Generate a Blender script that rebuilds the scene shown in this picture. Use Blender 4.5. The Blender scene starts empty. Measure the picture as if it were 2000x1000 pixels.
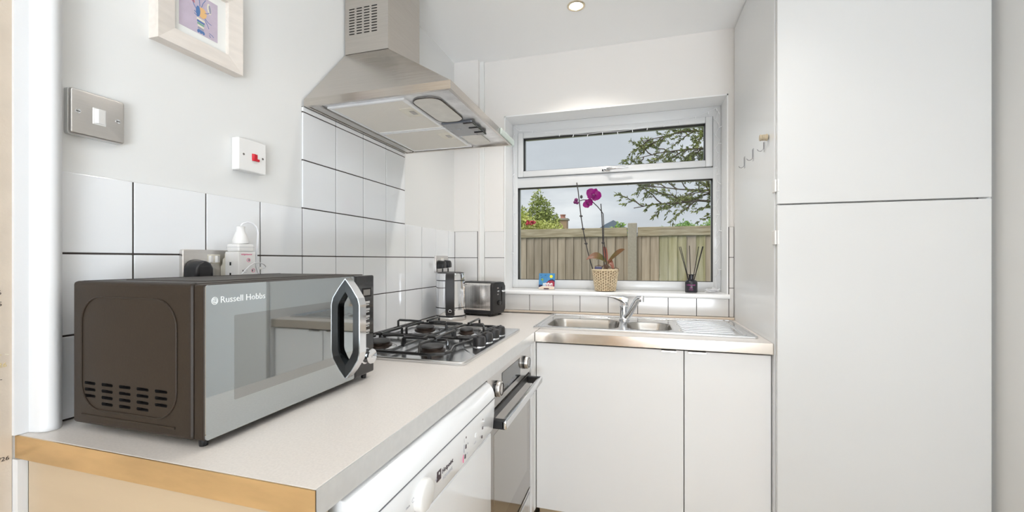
import bpy, bmesh, math, random
from mathutils import Vector, Matrix
random.seed(7)
PI = math.pi
S = bpy.context.scene
C = S.collection

# ------------------------------------------------------------------ camera
cd = bpy.data.cameras.new('camera'); cam = bpy.data.objects.new('camera', cd); C.objects.link(cam)
cam.location = (0.9897, 0, 1.2025); cam.rotation_euler = (PI/2, 0, math.radians(16.263))
cd.sensor_width = 36; cd.lens = 14.729; cd.shift_y = 0.0038; cd.clip_start = 0.02; cd.clip_end = 500
S.camera = cam
S.view_settings.view_transform = 'Standard'; S.view_settings.look = 'None'
S.view_settings.gamma = 1; S.view_settings.use_curve_mapping = False
S.view_settings.exposure = 0.0

# ------------------------------------------------------------------ world: overcast sky with broken cloud
W = bpy.data.worlds.new('sky'); S.world = W; W.use_nodes = True
n = W.node_tree.nodes; l = W.node_tree.links; n.clear()
tc = n.new('ShaderNodeTexCoord'); mp = n.new('ShaderNodeMapping'); mp.inputs['Scale'].default_value = (1.6, 1.6, 5.0)
mp.inputs['Location'].default_value = (0.35, 0.1, 0.2)
nz = n.new('ShaderNodeTexNoise'); nz.inputs['Scale'].default_value = 1.7; nz.inputs['Detail'].default_value = 6; nz.inputs['Roughness'].default_value = 0.5
cr = n.new('ShaderNodeValToRGB'); e = cr.color_ramp.elements
e[0].position = 0.36; e[0].color = (0.63, 0.665, 0.72, 1); e[1].position = 0.62; e[1].color = (0.93, 0.95, 0.98, 1)
m_ = cr.color_ramp.elements.new(0.48); m_.color = (0.70, 0.735, 0.79, 1)
bg = n.new('ShaderNodeBackground'); bg.inputs['Strength'].default_value = 0.95
wo = n.new('ShaderNodeOutputWorld')
l.new(tc.outputs['Generated'], mp.inputs[0]); l.new(mp.outputs[0], nz.inputs['Vector']); l.new(nz.outputs[0], cr.inputs[0])
l.new(cr.outputs[0], bg.inputs[0]); l.new(bg.outputs[0], wo.inputs[0])

def light(name, kind, loc, rot, energy, color=(1, 1, 1), **kw):
    d = bpy.data.lights.new(name, kind); d.energy = energy; d.color = color
    for k, v in kw.items(): setattr(d, k, v)
    o = bpy.data.objects.new(name, d); C.objects.link(o); o.location = loc; o.rotation_euler = rot
    return o
# soft sun through thin cloud, from over the house roof onto the garden
light('sun', 'SUN', (0, 0, 10), (math.radians(42), 0, math.radians(-35)), 2.3, (1, .97, .92), angle=math.radians(35))
# added unseen fill lights behind the camera that brighten walls and ceiling
light('ceiling_fill', 'AREA', (1.1, -0.35, 2.30), (0, 0, 0), 3, (.90, .95, 1), shape='RECTANGLE', size=1.3, size_y=1.3)
light('upward_fill', 'AREA', (1.55, -2.1, .62), (PI-math.radians(23), 0, math.radians(9)), 92, (.83, .91, 1), shape='RECTANGLE', size=1.1, size_y=.8)

# ------------------------------------------------------------------ materials
M = {}
def mat(name, col, rough=.5, metal=0, var=0, scale=30, bump=0, bscale=None, stretch=None, coat=0, col2=None, emit=None, trans=0, alpha=1, rvar=0, spec=None):
    m = bpy.data.materials.new(name); m.use_nodes = True; M[name] = m
    nt = m.node_tree; b = nt.nodes['Principled BSDF']
    b.inputs['Base Color'].default_value = (*col, 1); b.inputs['Roughness'].default_value = rough; b.inputs['Metallic'].default_value = metal
    if coat: b.inputs['Coat Weight'].default_value = coat; b.inputs['Coat Roughness'].default_value = .03
    if spec is not None: b.inputs['Specular IOR Level'].default_value = spec
    if trans: b.inputs['Transmission Weight'].default_value = trans
    if alpha < 1: b.inputs['Alpha'].default_value = alpha
    if emit: b.inputs['Emission Color'].default_value = (*emit[:3], 1); b.inputs['Emission Strength'].default_value = emit[3]
    if var or bump or col2 or rvar:
        t = nt.nodes.new('ShaderNodeTexCoord'); mp = nt.nodes.new('ShaderNodeMapping'); nt.links.new(t.outputs['Object'], mp.inputs[0])
        if stretch: mp.inputs['Scale'].default_value = stretch
        nz = nt.nodes.new('ShaderNodeTexNoise'); nz.inputs['Scale'].default_value = scale; nz.inputs['Detail'].default_value = 4
        nt.links.new(mp.outputs[0], nz.inputs['Vector'])
        if var or col2:
            r = nt.nodes.new('ShaderNodeValToRGB'); r.color_ramp.elements[0].position = .3; r.color_ramp.elements[1].position = .7
            c2 = col2 or tuple(min(1, c*(1+var)) for c in col); c1 = col if col2 else tuple(c*(1-var) for c in col)
            r.color_ramp.elements[0].color = (*c1, 1); r.color_ramp.elements[1].color = (*c2, 1)
            nt.links.new(nz.outputs[0], r.inputs[0]); nt.links.new(r.outputs[0], b.inputs['Base Color'])
        if rvar:
            mr = nt.nodes.new('ShaderNodeMapRange'); mr.inputs['To Min'].default_value = rough-rvar; mr.inputs['To Max'].default_value = rough+rvar
            nt.links.new(nz.outputs[0], mr.inputs[0]); nt.links.new(mr.outputs[0], b.inputs['Roughness'])
        if bump:
            bp = nt.nodes.new('ShaderNodeBump'); bp.inputs['Strength'].default_value = bump; bp.inputs['Distance'].default_value = .002
            nz2 = nz
            if bscale:
                nz2 = nt.nodes.new('ShaderNodeTexNoise'); nz2.inputs['Scale'].default_value = bscale; nz2.inputs['Detail'].default_value = 3
                nt.links.new(mp.outputs[0], nz2.inputs['Vector'])
            nt.links.new(nz2.outputs[0], bp.inputs['Height']); nt.links.new(bp.outputs[0], b.inputs['Normal'])
    return m
mat('paint', (.79, .79, .775), .55, bump=.05, scale=40)
mat('paint_back', (.82, .795, .765), .6, bump=.05, scale=40)
mat('ceiling_paint', (.95, .95, .945), .7, bump=.04, scale=30)
mat('hall_paint', (.60, .515, .42), .8, var=.04, scale=25, bump=.15, bscale=260)
mat('gloss_paint', (.70, .705, .71), .4, bump=.12, scale=30, stretch=(1, 1, .15))
mat('tile_white', (.85, .86, .87), .09, bump=.06, scale=7, coat=.3)
mat('grout', (.050, .038, .034), .85)
mat('tile_old', (.79, .775, .755), .15, bump=.05, scale=7)
mat('worktop', (.74, .695, .65), .33, var=.05, scale=260, bump=.03)
mat('edge_metal', (.66, .61, .55), .14, metal=1, rvar=.03, scale=6, stretch=(8, 8, 60))
mat('edge_warm_reflection', (.60, .40, .19), .3, metal=.55, var=.12, scale=5, stretch=(2, 2, 8))  # warm floor reflection put into the end strip's colour
mat('edge_laminate', (.70, .70, .69), .3, metal=.35, var=.03, scale=60)
mat('trim_wood', (.74, .63, .52), .4, var=.05, scale=20)
mat('cabinet_gloss', (.69, .695, .69), .12, coat=.2)
mat('cabinet_side', (.83, .84, .84), .24)
mat('cabinet_satin', (.78, .775, .765), .22, coat=.2)
mat('steel', (.64, .62, .60), .30, metal=1, var=.02, scale=18, stretch=(1, 1, 30), rvar=.03)
mat('hood_steel', (.56, .525, .485), .24, metal=1, var=.05, scale=10, stretch=(1, 1, 24), rvar=.06)
mat('hood_under', (.74, .74, .75), .33, metal=.8, var=.16, scale=26, rvar=.1)
mat('steel_v', (.74, .72, .70), .2, metal=1, var=.16, scale=9, stretch=(18, 18, .1), rvar=.03)
mat('steel_bright', (.72, .73, .74), .17, metal=1, rvar=.05, scale=12, stretch=(2, 20, 2))
mat('bowl_steel', (.48, .46, .43), .24, metal=1)
mat('chrome', (.82, .83, .85), .06, metal=1)
mat('dark_chrome', (.35, .33, .31), .15, metal=1)
mat('black_plastic', (.012, .012, .014), .3)
mat('black_satin', (.02, .019, .02), .42)
mat('black_gloss', (.008, .008, .009), .06, coat=.5)
mat('enamel', (.016, .015, .015), .22, coat=.4)
mat('burner_cap', (.045, .043, .043), .45, var=.2, scale=60)
mat('burner_ring', (.055, .038, .03), .35, metal=.7, var=.3, scale=50)
mat('brown_metal', (.026, .018, .012), .45, metal=.0, var=.06, scale=300, bump=.05, spec=.3)
mat('slot_dark', (.006, .005, .005), .8)
mat('mirror_glass', (.50, .54, .555), .025, metal=1)
mat('mirror_dark', (.385, .40, .40), .03, metal=1)
mat('oven_glass', (.34, .315, .29), .05, metal=1)
mat('oven_glass_in', (.42, .40, .37), .07, metal=1)
mat('white_plastic', (.83, .82, .80), .28)
mat('white_shiny', (.90, .915, .93), .12, coat=.3)
mat('upvc', (.69, .70, .705), .25)
mat('ivory', (.72, .68, .58), .35)
mat('sill_paint', (.93, .93, .925), .25, bump=.05, scale=20)
mat('gasket', (.03, .03, .035), .6)
mat('red_rocker', (.62, .012, .03), .25)
mat('pink_print', (.80, .10, .28), .5)
mat('magenta_print', (.55, .06, .35), .5)
mat('grey_print', (.35, .36, .40), .5)
mat('seam_grey', (.16, .17, .19), .6)
mat('dark_print', (.06, .04, .05), .5)
mat('pale_print', (.50, .50, .53), .6)
mat('white_print', (.80, .82, .82), .4)
mat('gold_print', (.62, .48, .22), .6)
mat('pencil', (.05, .035, .03), .7)
mat('pencil_faint', (.46, .40, .34), .7)
mat('filter_mesh', (.80, .77, .71), .5)
mat('filter_frame', (.80, .80, .80), .3)
mat('lens', (.62, .60, .55), .25, var=.05, scale=30)
mat('hood_glass', (.75, .85, .80), .04, alpha=.45)
mat('control_grey', (.10, .11, .13), .2, coat=.5)
mat('frame_wood', (.76, .70, .64), .5, var=.06, scale=12, stretch=(6, 1, 6), bump=.1)
mat('mount_card', (.84, .84, .81), .8)
mat('art_paper', (.55, .47, .56), .8, var=.06, scale=40)
mat('art_blue', (.10, .20, .42), .8); mat('art_orange', (.80, .50, .22), .8); mat('art_green', (.20, .42, .30), .8)
mat('art_cream', (.80, .76, .62), .8); mat('art_red', (.62, .22, .22), .8); mat('art_grey', (.34, .34, .42), .8)
mat('basket', (.74, .60, .40), .6, var=.15, scale=60)
mat('basket_dark', (.16, .09, .04), .8)
mat('leaf_orchid', (.10, .11, .03), .35, col2=(.22, .06, .04), scale=8)
mat('leaf_orchid_red', (.30, .07, .05), .4, col2=(.16, .08, .04), scale=8)
mat('petal', (.34, .004, .22), .45, col2=(.42, .01, .28), scale=14)
mat('petal_deep', (.14, .01, .10), .5)
mat('stem', (.035, .03, .03), .5, var=.2, scale=30)
mat('root', (.16, .09, .06), .7)
mat('indigo_pot', (.05, .05, .14), .4)
mat('coaster_sky', (.06, .25, .50), .4, var=.1, scale=20); mat('coaster_base', (.78, .66, .54), .5); mat('coaster_sun', (.85, .78, .05), .4)
mat('coaster_red', (.35, .02, .05), .5); mat('coaster_navy', (.01, .015, .07), .5); mat('coaster_white', (.88, .90, .90), .4)
mat('coaster_brown', (.12, .03, .03), .5); mat('coaster_green', (.25, .40, .08), .5)
mat('bottle_glass', (.022, .022, .028), .28)
mat('reed', (.02, .017, .015), .7)
mat('cable_white', (.78, .78, .80), .4); mat('bulb', (.88, .89, .90), .15)
mat('lamp_emit', (1, .95, .85), .5, emit=(1, .86, .66, 9))
mat('brass_ring', (.78, .68, .52), .25, metal=.8)
mat('oak_floor', (.50, .39, .26), .35, var=.14, scale=6, stretch=(14, 1, 1))
mat('oak_door', (.62, .40, .20), .35, var=.12, scale=5, stretch=(8, 8, .8))
mat('end_panel', (.50, .39, .26), .3, var=.03, scale=4, stretch=(1, 1, 8), coat=.3)  # beige holds the floor's reflection on the end panel; plinths share it
for nm_, k_ in (('fence_wood', 1.18), ('fence_wood_grey', 1.05), ('fence_wood_pale', 1.28)):
    mat(nm_, (.245*k_, .198*k_, .148*k_), .85, col2=(.38*k_, .315*k_, .25*k_), scale=3, stretch=(8, 8, .6), bump=.5, bscale=9)
for nm_, k_ in (('fence_wood_green', 1.22), ('fence_wood_moss', 1.05)):
    mat(nm_, (.24*k_, .22*k_, .10*k_), .85, col2=(.42*k_, .37*k_, .24*k_), scale=3, stretch=(8, 8, .5), bump=.5, bscale=9)
mat('fence_rail', (.26, .21, .13), .85, col2=(.48, .41, .30), scale=6, stretch=(.8, 9, 9), bump=.5)
mat('concrete', (.36, .325, .27), .9, var=.08, scale=40)
mat('lawn', (.10, .17, .05), .9, var=.3, scale=8)
mat('leaf_green', (.24, .30, .07), .55, col2=(.50, .55, .17), scale=3)
mat('leaf_dark', (.10, .14, .035), .55, col2=(.34, .38, .09), scale=3)
mat('leaf_yellow', (.48, .54, .10), .55, col2=(.68, .70, .26), scale=3)
mat('leaf_bright', (.22, .42, .06), .55, col2=(.35, .52, .14), scale=3)
mat('flower_red', (.70, .06, .12), .6)
mat('bark', (.10, .075, .05), .9, var=.2, scale=20)
mat('brick', (.40, .27, .17), .9, var=.15, scale=30)
mat('clay', (.42, .20, .15), .8); mat('roof_slate', (.20, .21, .24), .8, var=.1, scale=20)
mat('render_wall', (.62, .58, .50), .9); mat('hazy_hill', (.16, .20, .27), 1.0)  # hill's blue-grey has distance haze mixed into its colour
mat('twine', (.50, .42, .30), .8, var=.1, scale=60)
mat('hook_wire', (.30, .30, .32), .3, metal=.9)
mat('clear_strip', (.80, .82, .84), .1, alpha=.35)
def glassmat():
    m = bpy.data.materials.new('window_glass'); m.use_nodes = True; M['window_glass'] = m
    nt = m.node_tree; nt.nodes.clear()
    o = nt.nodes.new('ShaderNodeOutputMaterial'); mx = nt.nodes.new('ShaderNodeMixShader'); t = nt.nodes.new('ShaderNodeBsdfTransparent')
    t.inputs[0].default_value = (.97, .985, .98, 1)
    g = nt.nodes.new('ShaderNodeBsdfGlossy'); g.inputs['Roughness'].default_value = .0
    f = nt.nodes.new('ShaderNodeFresnel'); f.inputs[0].default_value = 1.22
    nt.links.new(f.outputs[0], mx.inputs[0]); nt.links.new(t.outputs[0], mx.inputs[1]); nt.links.new(g.outputs[0], mx.inputs[2]); nt.links.new(mx.outputs[0], o.inputs[0])
glassmat()

# ------------------------------------------------------------------ helpers
ROOT = {}
def thing(name, label, cat, loc=(0, 0, 0), group=None):
    o = bpy.data.objects.new(name, None); C.objects.link(o); o.location = loc; o.empty_display_size = .05
    o['label'] = label; o['category'] = cat
    if group: o['group'] = group
    ROOT[o.name] = Vector(loc); return o
def finish(name, me, m, parent, label=None, kind=None, smooth=False):
    if m is not None and not me.materials: me.materials.append(M[m])
    for p in me.polygons: p.use_smooth = bool(smooth)
    if smooth:
        try: me.set_sharp_from_angle(angle=math.radians(smooth if smooth is not True else 40))
        except Exception: pass
    o = bpy.data.objects.new(name, me); C.objects.link(o)
    if parent is not None:
        off = ROOT.get(parent.name, Vector((0, 0, 0))); me.transform(Matrix.Translation(-off)); o.parent = parent; ROOT[o.name] = off
    if label: o['label'] = label
    if kind: o['kind'] = kind
    return o
def obj(name, bm, m, parent=None, label=None, kind=None, smooth=False):
    me = bpy.data.meshes.new(name); bmesh.ops.recalc_face_normals(bm, faces=bm.faces); bm.to_mesh(me); bm.free()
    return finish(name, me, m, parent, label, kind, smooth)
def single(name, bm, m, label, cat, loc=None, group=None, smooth=False):
    """a thing that is one mesh, its origin put at loc"""
    o = obj(name, bm, m, None, smooth=smooth)
    if loc is not None: o.data.transform(Matrix.Translation(-Vector(loc))); o.location = loc
    o['label'] = label; o['category'] = cat
    if group: o['group'] = group
    return o
B = bmesh.new
def box(bm, x0, x1, y0, y1, z0, z1, mi=0):
    v = [bm.verts.new(p) for p in ((x0,y0,z0),(x1,y0,z0),(x1,y1,z0),(x0,y1,z0),(x0,y0,z1),(x1,y0,z1),(x1,y1,z1),(x0,y1,z1))]
    fs = [bm.faces.new([v[i] for i in f]) for f in ((0,3,2,1),(4,5,6,7),(0,1,5,4),(1,2,6,5),(2,3,7,6),(3,0,4,7))]
    for f in fs: f.material_index = mi
    return v
def rbox(bm, x0, x1, y0, y1, z0, z1, r=.005, seg=2, axes='xyz', mat4=None):
    t = B(); box(t, x0, x1, y0, y1, z0, z1)
    es = []
    for e in t.edges:
        d = (e.verts[0].co - e.verts[1].co); a = 'xyz'[max(range(3), key=lambda i: abs(d[i]))]
        if a in axes: es.append(e)
    bmesh.ops.bevel(t, geom=es, offset=r, segments=seg, profile=.5, affect='EDGES')
    if mat4 is not None: bmesh.ops.transform(t, matrix=mat4, verts=t.verts)
    merge(bm, t)
def merge(bm, t):
    me = bpy.data.meshes.new('tmp'); t.to_mesh(me); t.free(); bm.from_mesh(me); bpy.data.meshes.remove(me)
def frameof(d):
    d = d.normalized(); a = Vector((0, 0, 1)) if abs(d.z) < .9 else Vector((1, 0, 0))
    u = d.cross(a).normalized(); return u, d.cross(u).normalized()
def tube(bm, pts, r, n=8, closed=False, caps=True):
    pts = [Vector(p) for p in pts]; N = len(pts); rs = r if isinstance(r, (list, tuple)) else [r]*N
    rings = []; u = None
    for i, p in enumerate(pts):
        if closed: d = (pts[(i+1) % N]-pts[i-1])
        else: d = pts[min(i+1, N-1)]-pts[max(i-1, 0)]
        if d.length < 1e-9: d = Vector((0, 0, 1))
        d.normalize()
        if u is None: u, w = frameof(d)
        else:
            u = (u-d*u.dot(d)); u = u.normalized() if u.length > 1e-6 else frameof(d)[0]
        w = d.cross(u)
        rings.append([bm.verts.new(p+(u*math.cos(2*PI*k/n)+w*math.sin(2*PI*k/n))*rs[i]) for k in range(n)])
    for i in range(N if closed else N-1):
        a, b = rings[i], rings[(i+1) % N]
        for k in range(n): bm.faces.new((a[k], a[(k+1) % n], b[(k+1) % n], b[k]))
    if caps and not closed: bm.faces.new(rings[0][::-1]); bm.faces.new(rings[-1])
def cyl(bm, c, r, h, axis='z', n=24, r2=None):
    d = {'x': Vector((1,0,0)), 'y': Vector((0,1,0)), 'z': Vector((0,0,1))}[axis] if isinstance(axis, str) else Vector(axis).normalized()
    c = Vector(c); tube(bm, [c, c+d*h], [r, r if r2 is None else r2], n)
def lathe(bm, prof, c=(0,0,0), n=32, axis='z', sx=1, sy=1):
    """prof: (radius, height) pairs; axis the direction of height"""
    c = Vector(c); rings = []
    def pt(r, h, a):
        x, y = r*math.cos(a)*sx, r*math.sin(a)*sy
        return {'z': Vector((x, y, h)), 'x': Vector((h, x, y)), 'y': Vector((x, h, y))}[axis]+c
    for r, h in prof:
        rings.append([bm.verts.new(pt(r, h, 0))] if r < 1e-6 else [bm.verts.new(pt(r, h, 2*PI*k/n)) for k in range(n)])
    for a, b in zip(rings, rings[1:]):
        for k in range(n):
            if len(a) == 1 and len(b) == 1: continue
            if len(a) == 1: bm.faces.new((a[0], b[(k+1) % n], b[k]))
            elif len(b) == 1: bm.faces.new((a[k], a[(k+1) % n], b[0]))
            else: bm.faces.new((a[k], a[(k+1) % n], b[(k+1) % n], b[k]))
def prism(bm, prof, a0, a1, axis='y'):
    """extrude the polygon prof along axis; prof points are the other two coordinates in xyz order"""
    def P(p, a): return {'x': (a, p[0], p[1]), 'y': (p[0], a, p[1]), 'z': (p[0], p[1], a)}[axis]
    v0 = [bm.verts.new(P(p, a0)) for p in prof]; v1 = [bm.verts.new(P(p, a1)) for p in prof]; N = len(prof)
    for i in range(N): bm.faces.new((v0[i], v0[(i+1) % N], v1[(i+1) % N], v1[i]))
    bm.faces.new(v0[::-1]); bm.faces.new(v1)
def hexa(bm, bot, top):
    v = [bm.verts.new(p) for p in list(bot)+list(top)]; N = len(bot)
    bm.faces.new(v[:N][::-1]); bm.faces.new(v[N:])
    for i in range(N): bm.faces.new((v[i], v[(i+1) % N], v[N+(i+1) % N], v[N+i]))
def rrect(y0, y1, z0, z1, r, n=5):
    out = []
    for cy, cz, a0 in ((y1-r, z1-r, 0), (y0+r, z1-r, PI/2), (y0+r, z0+r, PI), (y1-r, z0+r, 1.5*PI)):
        for k in range(n+1):
            a = a0+PI/2*k/n; out.append((cy+r*math.cos(a), cz+r*math.sin(a)))
    return out
def boolean(o, bm, op='DIFFERENCE', m=None):
    me = bpy.data.meshes.new('cut'); bmesh.ops.recalc_face_normals(bm, faces=bm.faces); bm.to_mesh(me); bm.free()
    if m: me.materials.append(M[m])
    c = bpy.data.objects.new('cut', me); C.objects.link(c); c.matrix_world = Matrix.Translation(-ROOT.get(o.name, Vector())) if o.parent else Matrix()
    par = o.parent; o.parent = None
    md = o.modifiers.new('b', 'BOOLEAN'); md.object = c; md.operation = op; md.solver = 'EXACT'
    try: md.material_mode = 'TRANSFER'
    except Exception: pass
    bpy.context.view_layer.update()
    new = bpy.data.meshes.new_from_object(o.evaluated_get(bpy.context.evaluated_depsgraph_get()))
    o.modifiers.clear(); o.data = new; o.parent = par
    bpy.data.objects.remove(c); bpy.data.meshes.remove(me)
def textbm(s, size, ext=.0003, align='LEFT'):
    cu = bpy.data.curves.new('t', 'FONT'); cu.body = s; cu.size = size; cu.extrude = ext; cu.align_x = align; cu.resolution_u = 2
    o = bpy.data.objects.new('t', cu); C.objects.link(o); bpy.context.view_layer.update()
    me = bpy.data.meshes.new_from_object(o.evaluated_get(bpy.context.evaluated_depsgraph_get()))
    bpy.data.objects.remove(o); bm = B(); bm.from_mesh(me); bpy.data.meshes.remove(me); return bm
def onx(x, y, z, rot=0):   # text plane facing +x, reading towards +y
    return Matrix.Translation((x, y, z)) @ Matrix(((0,0,1,0),(1,0,0,0),(0,1,0,0),(0,0,0,1))) @ Matrix.Rotation(rot, 4, 'Z')
def ony(x, y, z):          # facing -y, reading towards +x
    return Matrix.Translation((x, y, z)) @ Matrix(((1,0,0,0),(0,0,-1,0),(0,1,0,0),(0,0,0,1)))
def text(s, size, mtx, m, parent, name='lettering', label=None, align='LEFT', bold=0):
    bm = textbm(s, size, align=align)
    if bold:
        pass
    bmesh.ops.transform(bm, matrix=mtx, verts=bm.verts)
    return obj(name, bm, m, parent, label)
def struct(name, bm, m, smooth=False):
    return obj(name, bm, m, None, kind='structure', smooth=smooth)

# ------------------------------------------------------------------ room shell
CZ = 2.335; YB = 2.262
b = B(); box(b, -.13, 2.2, -2.62, 1.75, -.12, -.02); struct('floor', b, 'trim_wood'); FL = bpy.data.objects['floor']
b = B(); box(b, -.13, 2.2, 1.75, 2.5, -.12, -.02); obj('sub_floor', b, 'trim_wood', FL)
pw = .13; me0 = None
for i in range(18):
    x0 = -.1+i*pw
    for (y0, y1) in ((-2.6, -1.0), (-1.0+.2*(i % 3), .8), (.8, 2.24)):
        if y0 == .8 and False: continue
        b = B(); rbox(b, max(x0, .0)+.001, min(x0+pw, 2.05)-.001, y0+.001, y1-.001, -.02, 0, .0012, 1, 'y') if x0+pw > .02 and x0 < 2.03 else None
        if len(b.verts): obj('floor_board', b, 'oak_floor', FL)
        else: b.free()
b = B(); box(b, -.13, 2.2, -2.62, 2.5, CZ, CZ+.12); struct('ceiling', b, 'ceiling_paint')
b = B(); box(b, -.13, -.006, .436, 2.5, -.02, CZ); WL = struct('wall_left', b, 'paint')
b = B(); box(b, -.13, -.004, -2.62, .436, -.02, CZ); WH = struct('wall_hall', b, 'hall_paint')
b = B(); box(b, 2.05, 2.2, -2.62, 2.5, -.02, CZ); struct('wall_right', b, 'paint')
b = B(); box(b, -.004, 2.05, -2.62, -2.5, -.02, CZ); struct('wall_behind', b, 'paint')
# unseen oak door added behind the camera for warm bands in the worktop edge
DR = bpy.data.objects.new('reflected_door_1', None); C.objects.link(DR); DR['kind'] = 'structure'
b = B(); rbox(b, .62, 1.38, -2.499, -2.46, .005, 2.0, .003, 2); obj('door_leaf', b, 'oak_door', DR)
for x0, x1, z0, z1 in ((.70, .97, .18, .85), (1.03, 1.30, .18, .85), (.70, .97, .98, 1.85), (1.03, 1.30, .98, 1.85)):
    b = B(); rbox(b, x0, x1, -2.462, -2.452, z0, z1, .004, 2); obj('door_panel', b, 'oak_door', DR)
b = B(); box(b, .54, .615, -2.499, -2.47, 0, 2.08); box(b, 1.385, 1.46, -2.499, -2.47, 0, 2.08); box(b, .615, 1.385, -2.499, -2.47, 2.005, 2.08); obj('door_frame', b, 'gloss_paint', DR)
b = B(); tube(b, [(.66, -2.46, 1.0), (.66, -2.42, 1.0), (.74, -2.42, 1.0)], .008, 8); obj('door_handle', b, 'chrome', DR)
# back wall with the window opening
wx0, wx1, wz0, wz1 = .285, 1.431, 1.010, 2.014
b = B()
for q in ((-.006, wx0, -.02, CZ), (wx1, 2.05, -.02, CZ), (wx0, wx1, -.02, wz0), (wx0, wx1, wz1, CZ)):
    box(b, q[0], q[1], YB+.006, 2.50, q[2], q[3])
bmesh.ops.remove_doubles(b, verts=b.verts, dist=1e-5)
WB = struct('wall_back', b, 'paint_back')
# white plastered reveal of the window
b = B(); box(b, wx0, wx0+.006, YB-.001, 2.42, wz0, wz1); box(b, wx1-.006, wx1, YB-.001, 2.42, wz0, wz1); box(b, wx0, wx1, YB-.001, 2.42, wz1-.006, wz1)
struct('trim_1', b, 'sill_paint')
# outer brick house wall above and round the window is the back wall's outer face; roof edge outside
b = B(); box(b, -.4, 2.5, 2.5, 2.75, 2.42, 2.5); struct('eaves', b, 'upvc')
# boxed pipe in the corner
b = B(); box(b, -.006, .1425, 2.222, YB+.006, .9, CZ); bx_ = struct('trim_2', b, 'paint_back')
b = B(); rbox(b, .1395, .166, 2.250, YB+.007, .9, CZ, .003, 2, 'z'); obj('corner_bead', b, 'paint', bx_)

# ---- tiles
GR = 1.2144; P_ = .1527; Y0 = 1.068
def tile(parent, b, m): return obj('tile', b, m, parent)
def tleft(y0, y1, z0, z1, g=.0017, m='tile_white'):
    b = B(); rbox(b, -.006, random.uniform(-.0003, .0003), y0+g, y1-g, z0+g, z1-g, .0012, 2); return tile(WL, b, m)
ys = [.492]+[Y0+k*P_ for k in range(-3, 8)]
ys = [y for y in ys if y < 2.2]+[2.221]
for i in range(len(ys)-1):
    y0, y1 = ys[i], ys[i+1]
    for z0, z1 in ((.912, 1.0644), (1.0644, GR), (GR, 1.3644)): tleft(y0, y1, z0, z1)
    if Y0-.01 < y0 < Y0+3.9*P_:
        for z0, z1 in ((1.3644, 1.5144), (1.5144, 1.6644), (1.6644, 1.6815)): tleft(y0, y1, z0, z1)
b = B(); box(b, -.0062, -.0022, .492, 2.2215, .911, 1.3625); box(b, -.0062, -.0022, Y0+.002, Y0+4*P_-.002, 1.3625, 1.6812); obj('grout', b, 'grout', WL)
def tback(x0, x1, z0, z1, y=YB, m='tile_old', par=None):
    b = B(); rbox(b, x0+.0014, x1-.0014, y-random.uniform(0, .0004), y+.006, z0+.0014, z1-.0014, .0012, 2); return tile(par or WB, b, m)
for z0, z1 in ((.9144, 1.0644), (1.0644, GR), (GR, 1.3644)):
    tback(.001, .1395, z0, z1, 2.2165, par=bx_)
    tback(.166, wx0, z0, z1)
b = B(); box(b, -.004, .141, 2.219, 2.2215, .911, 1.3640); obj('grout', b, 'grout', bx_)
xs = [wx0, .431, .563, .710, .858, 1.007, 1.155, 1.288, 1.434]
for a, c in zip(xs, xs[1:]): tback(a, c, .922, 1.012)
for z0, z1 in ((.922, 1.0644), (1.0644, GR), (GR, 1.3644)): tback(1.434, 1.456, z0, z1)
b = B(); box(b, .166, wx0, YB+.003, YB+.0062, .911, 1.3640); box(b, wx0, 1.456, YB+.003, YB+.0062, .911, 1.0098); box(b, 1.432, 1.456, YB+.003, YB+.0062, 1.0, 1.3640); obj('grout', b, 'grout', WB)
b = B(); rbox(b, .143, 1.456, 2.249, YB-.0005, .9102, .922, .003, 2, 'x'); struct('trim_3', b, 'trim_wood')

# ---- architrave on the left
b = B(); prism(b, [(-.005,.436),(.002,.436),(.004,.447),(.004,.4525),(.014,.4535),(.024,.456),(.031,.461),(.035,.468),(.035,.474),(.031,.481),(.024,.486),(.014,.4895),(.002,.491),(-.0058,.491)], .9105, CZ-.001, 'z')
struct('trim_4', b, 'gloss_paint', smooth=35)
b = B(); box(b, -.0055, .010, .4365, .449, 0, .871); struct('trim_5', b, 'gloss_paint')
# pencilled height marks on the hall wall
for s, z, y, sz, mm in (('26', 1.146, .4135, .0105, 'pencil'), ('5', 1.127, .4195, .0105, 'pencil'), ('17/9/26', 1.028, .398, .0105, 'gold_print'), ('18/9/26', .8735, .403, .0098, 'pencil'), ('2025', .834, .405, .009, 'pencil_faint')):
    text(s, sz, onx(-.0038, y, z, -.05), mm, WH, 'handwriting')
for y0, z0, y1, z1, mm in ((.414, 1.008, .4245, 1.0065, 'pencil'), (.410, 1.0440, .424, 1.0475, 'gold_print'), (.428, 1.0475, .432, 1.0460, 'art_cream')):
    b = B(); tube(b, [(-.0036, y0, z0), (-.0036, y1, z1)], .0005, 5); obj('drawn_mark', b, mm, WH)

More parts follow.
